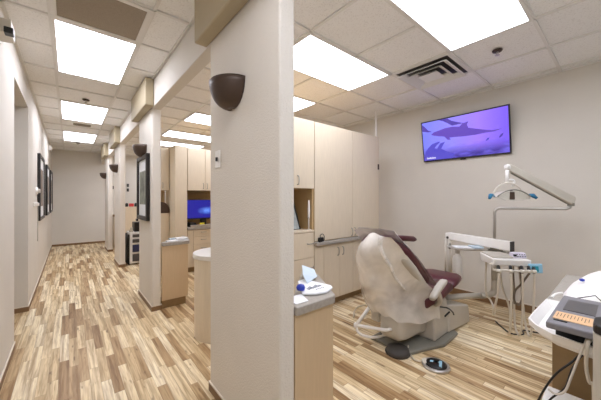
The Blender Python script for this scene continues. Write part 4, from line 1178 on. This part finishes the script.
# equipment tower at the right edge
t = thing('equipment_tower', 'grey rounded equipment tower with black top at right edge', 'equipment tower', (1.25, -.1, 0))
pl = [(1.205 + x, -.115 + y) for x, y in rrect(.055, .18, .03, 5)]
bm = B(); prism(bm, pl, .001, .95); obj('casing', bm, MGREY, t)
bm = B(); prism(bm, pl, .951, .978); obj('top', bm, MBLACK, t, bev=.004)

# cables hanging off the counter
bm = B(); tube(bm, [(1.40, .10, .80), (1.36, .125, .765), (1.345, .17, .70), (1.335, .21, .60), (1.335, .225, .52), (1.33, .225, .3), (1.34, .24, .008), (1.45, .40, .008)], .0034, 8, smooth=6)
tube(bm, [(1.40, .10, .79), (1.365, .125, .74), (1.36, .145, .66), (1.345, .185, .60), (1.335, .22, .50)], .0030, 8, smooth=6)
tag(obj('power_cable', bm, MBLACK, smooth=True), 'black cables hanging from right counter before the shade-darkened maple panel', 'cable')
bm = B(); tube(bm, [(1.43, 0.09, 0.852), (1.38, 0.089, 0.858), (1.335, 0.09, 0.857), (1.335, 0.109, 0.788), (1.335, 0.126, 0.718), (1.335, 0.141, 0.664), (1.335, 0.164, 0.641), (1.335, 0.186, 0.648)], .0036, 8, smooth=6)
tag(obj('white_cable', bm, MOFF, smooth=True), 'white cable looping from right counter beside the black cables', 'cable')
bm = B(); tube(bm, [(1.41, 0.08, 0.852), (1.35, 0.08, 0.862), (1.3, 0.083, 0.865), (1.3, 0.087, 0.794), (1.3, 0.08, 0.742), (1.3, 0.069, 0.699), (1.3, 0.075, 0.3), (1.31, 0.08, 0.008), (1.36, 0.09, 0.008)], .0052, 8, smooth=6)
tag(obj('data_cable', bm, MHOSE, smooth=True), 'thick beige cable hanging beside the grey equipment tower', 'cable')
bm = B(); bx(bm, 1.38, 1.50, .05, .212, .001, .58); tag(obj('white_bin', bm, MWHITE, bev=.01), 'white upright box on floor below the looping cables', 'box')

# ------------------------------------------------------------------ light, camera, view
w = bpy.data.worlds.new('world'); bpy.context.scene.world = w
w.use_nodes = True
w.node_tree.nodes['Background'].inputs[0].default_value = (.93, .97, 1, 1)
w.node_tree.nodes['Background'].inputs[1].default_value = .14

cam = bpy.data.cameras.new('camera'); co = bpy.data.objects.new('camera', cam); C.objects.link(co)
co.location = (0, 0, 1.34)
co.rotation_euler = (PI / 2, 0, -math.radians(40.091))
cam.sensor_width = 36; cam.lens = 36 * 275 / 601; cam.shift_y = -1 / 601
cam.clip_start = .05; cam.clip_end = 60
sc = bpy.context.scene
sc.camera = co
sc.view_settings.view_transform = 'Standard'
try: sc.view_settings.look = 'None'
except Exception: pass
sc.view_settings.gamma = 1; sc.view_settings.use_curve_mapping = False
sc.view_settings.exposure = 1.58
try:
    sc.cycles.max_bounces = 10; sc.cycles.diffuse_bounces = 6; sc.cycles.transparent_max_bounces = 12
except Exception: pass
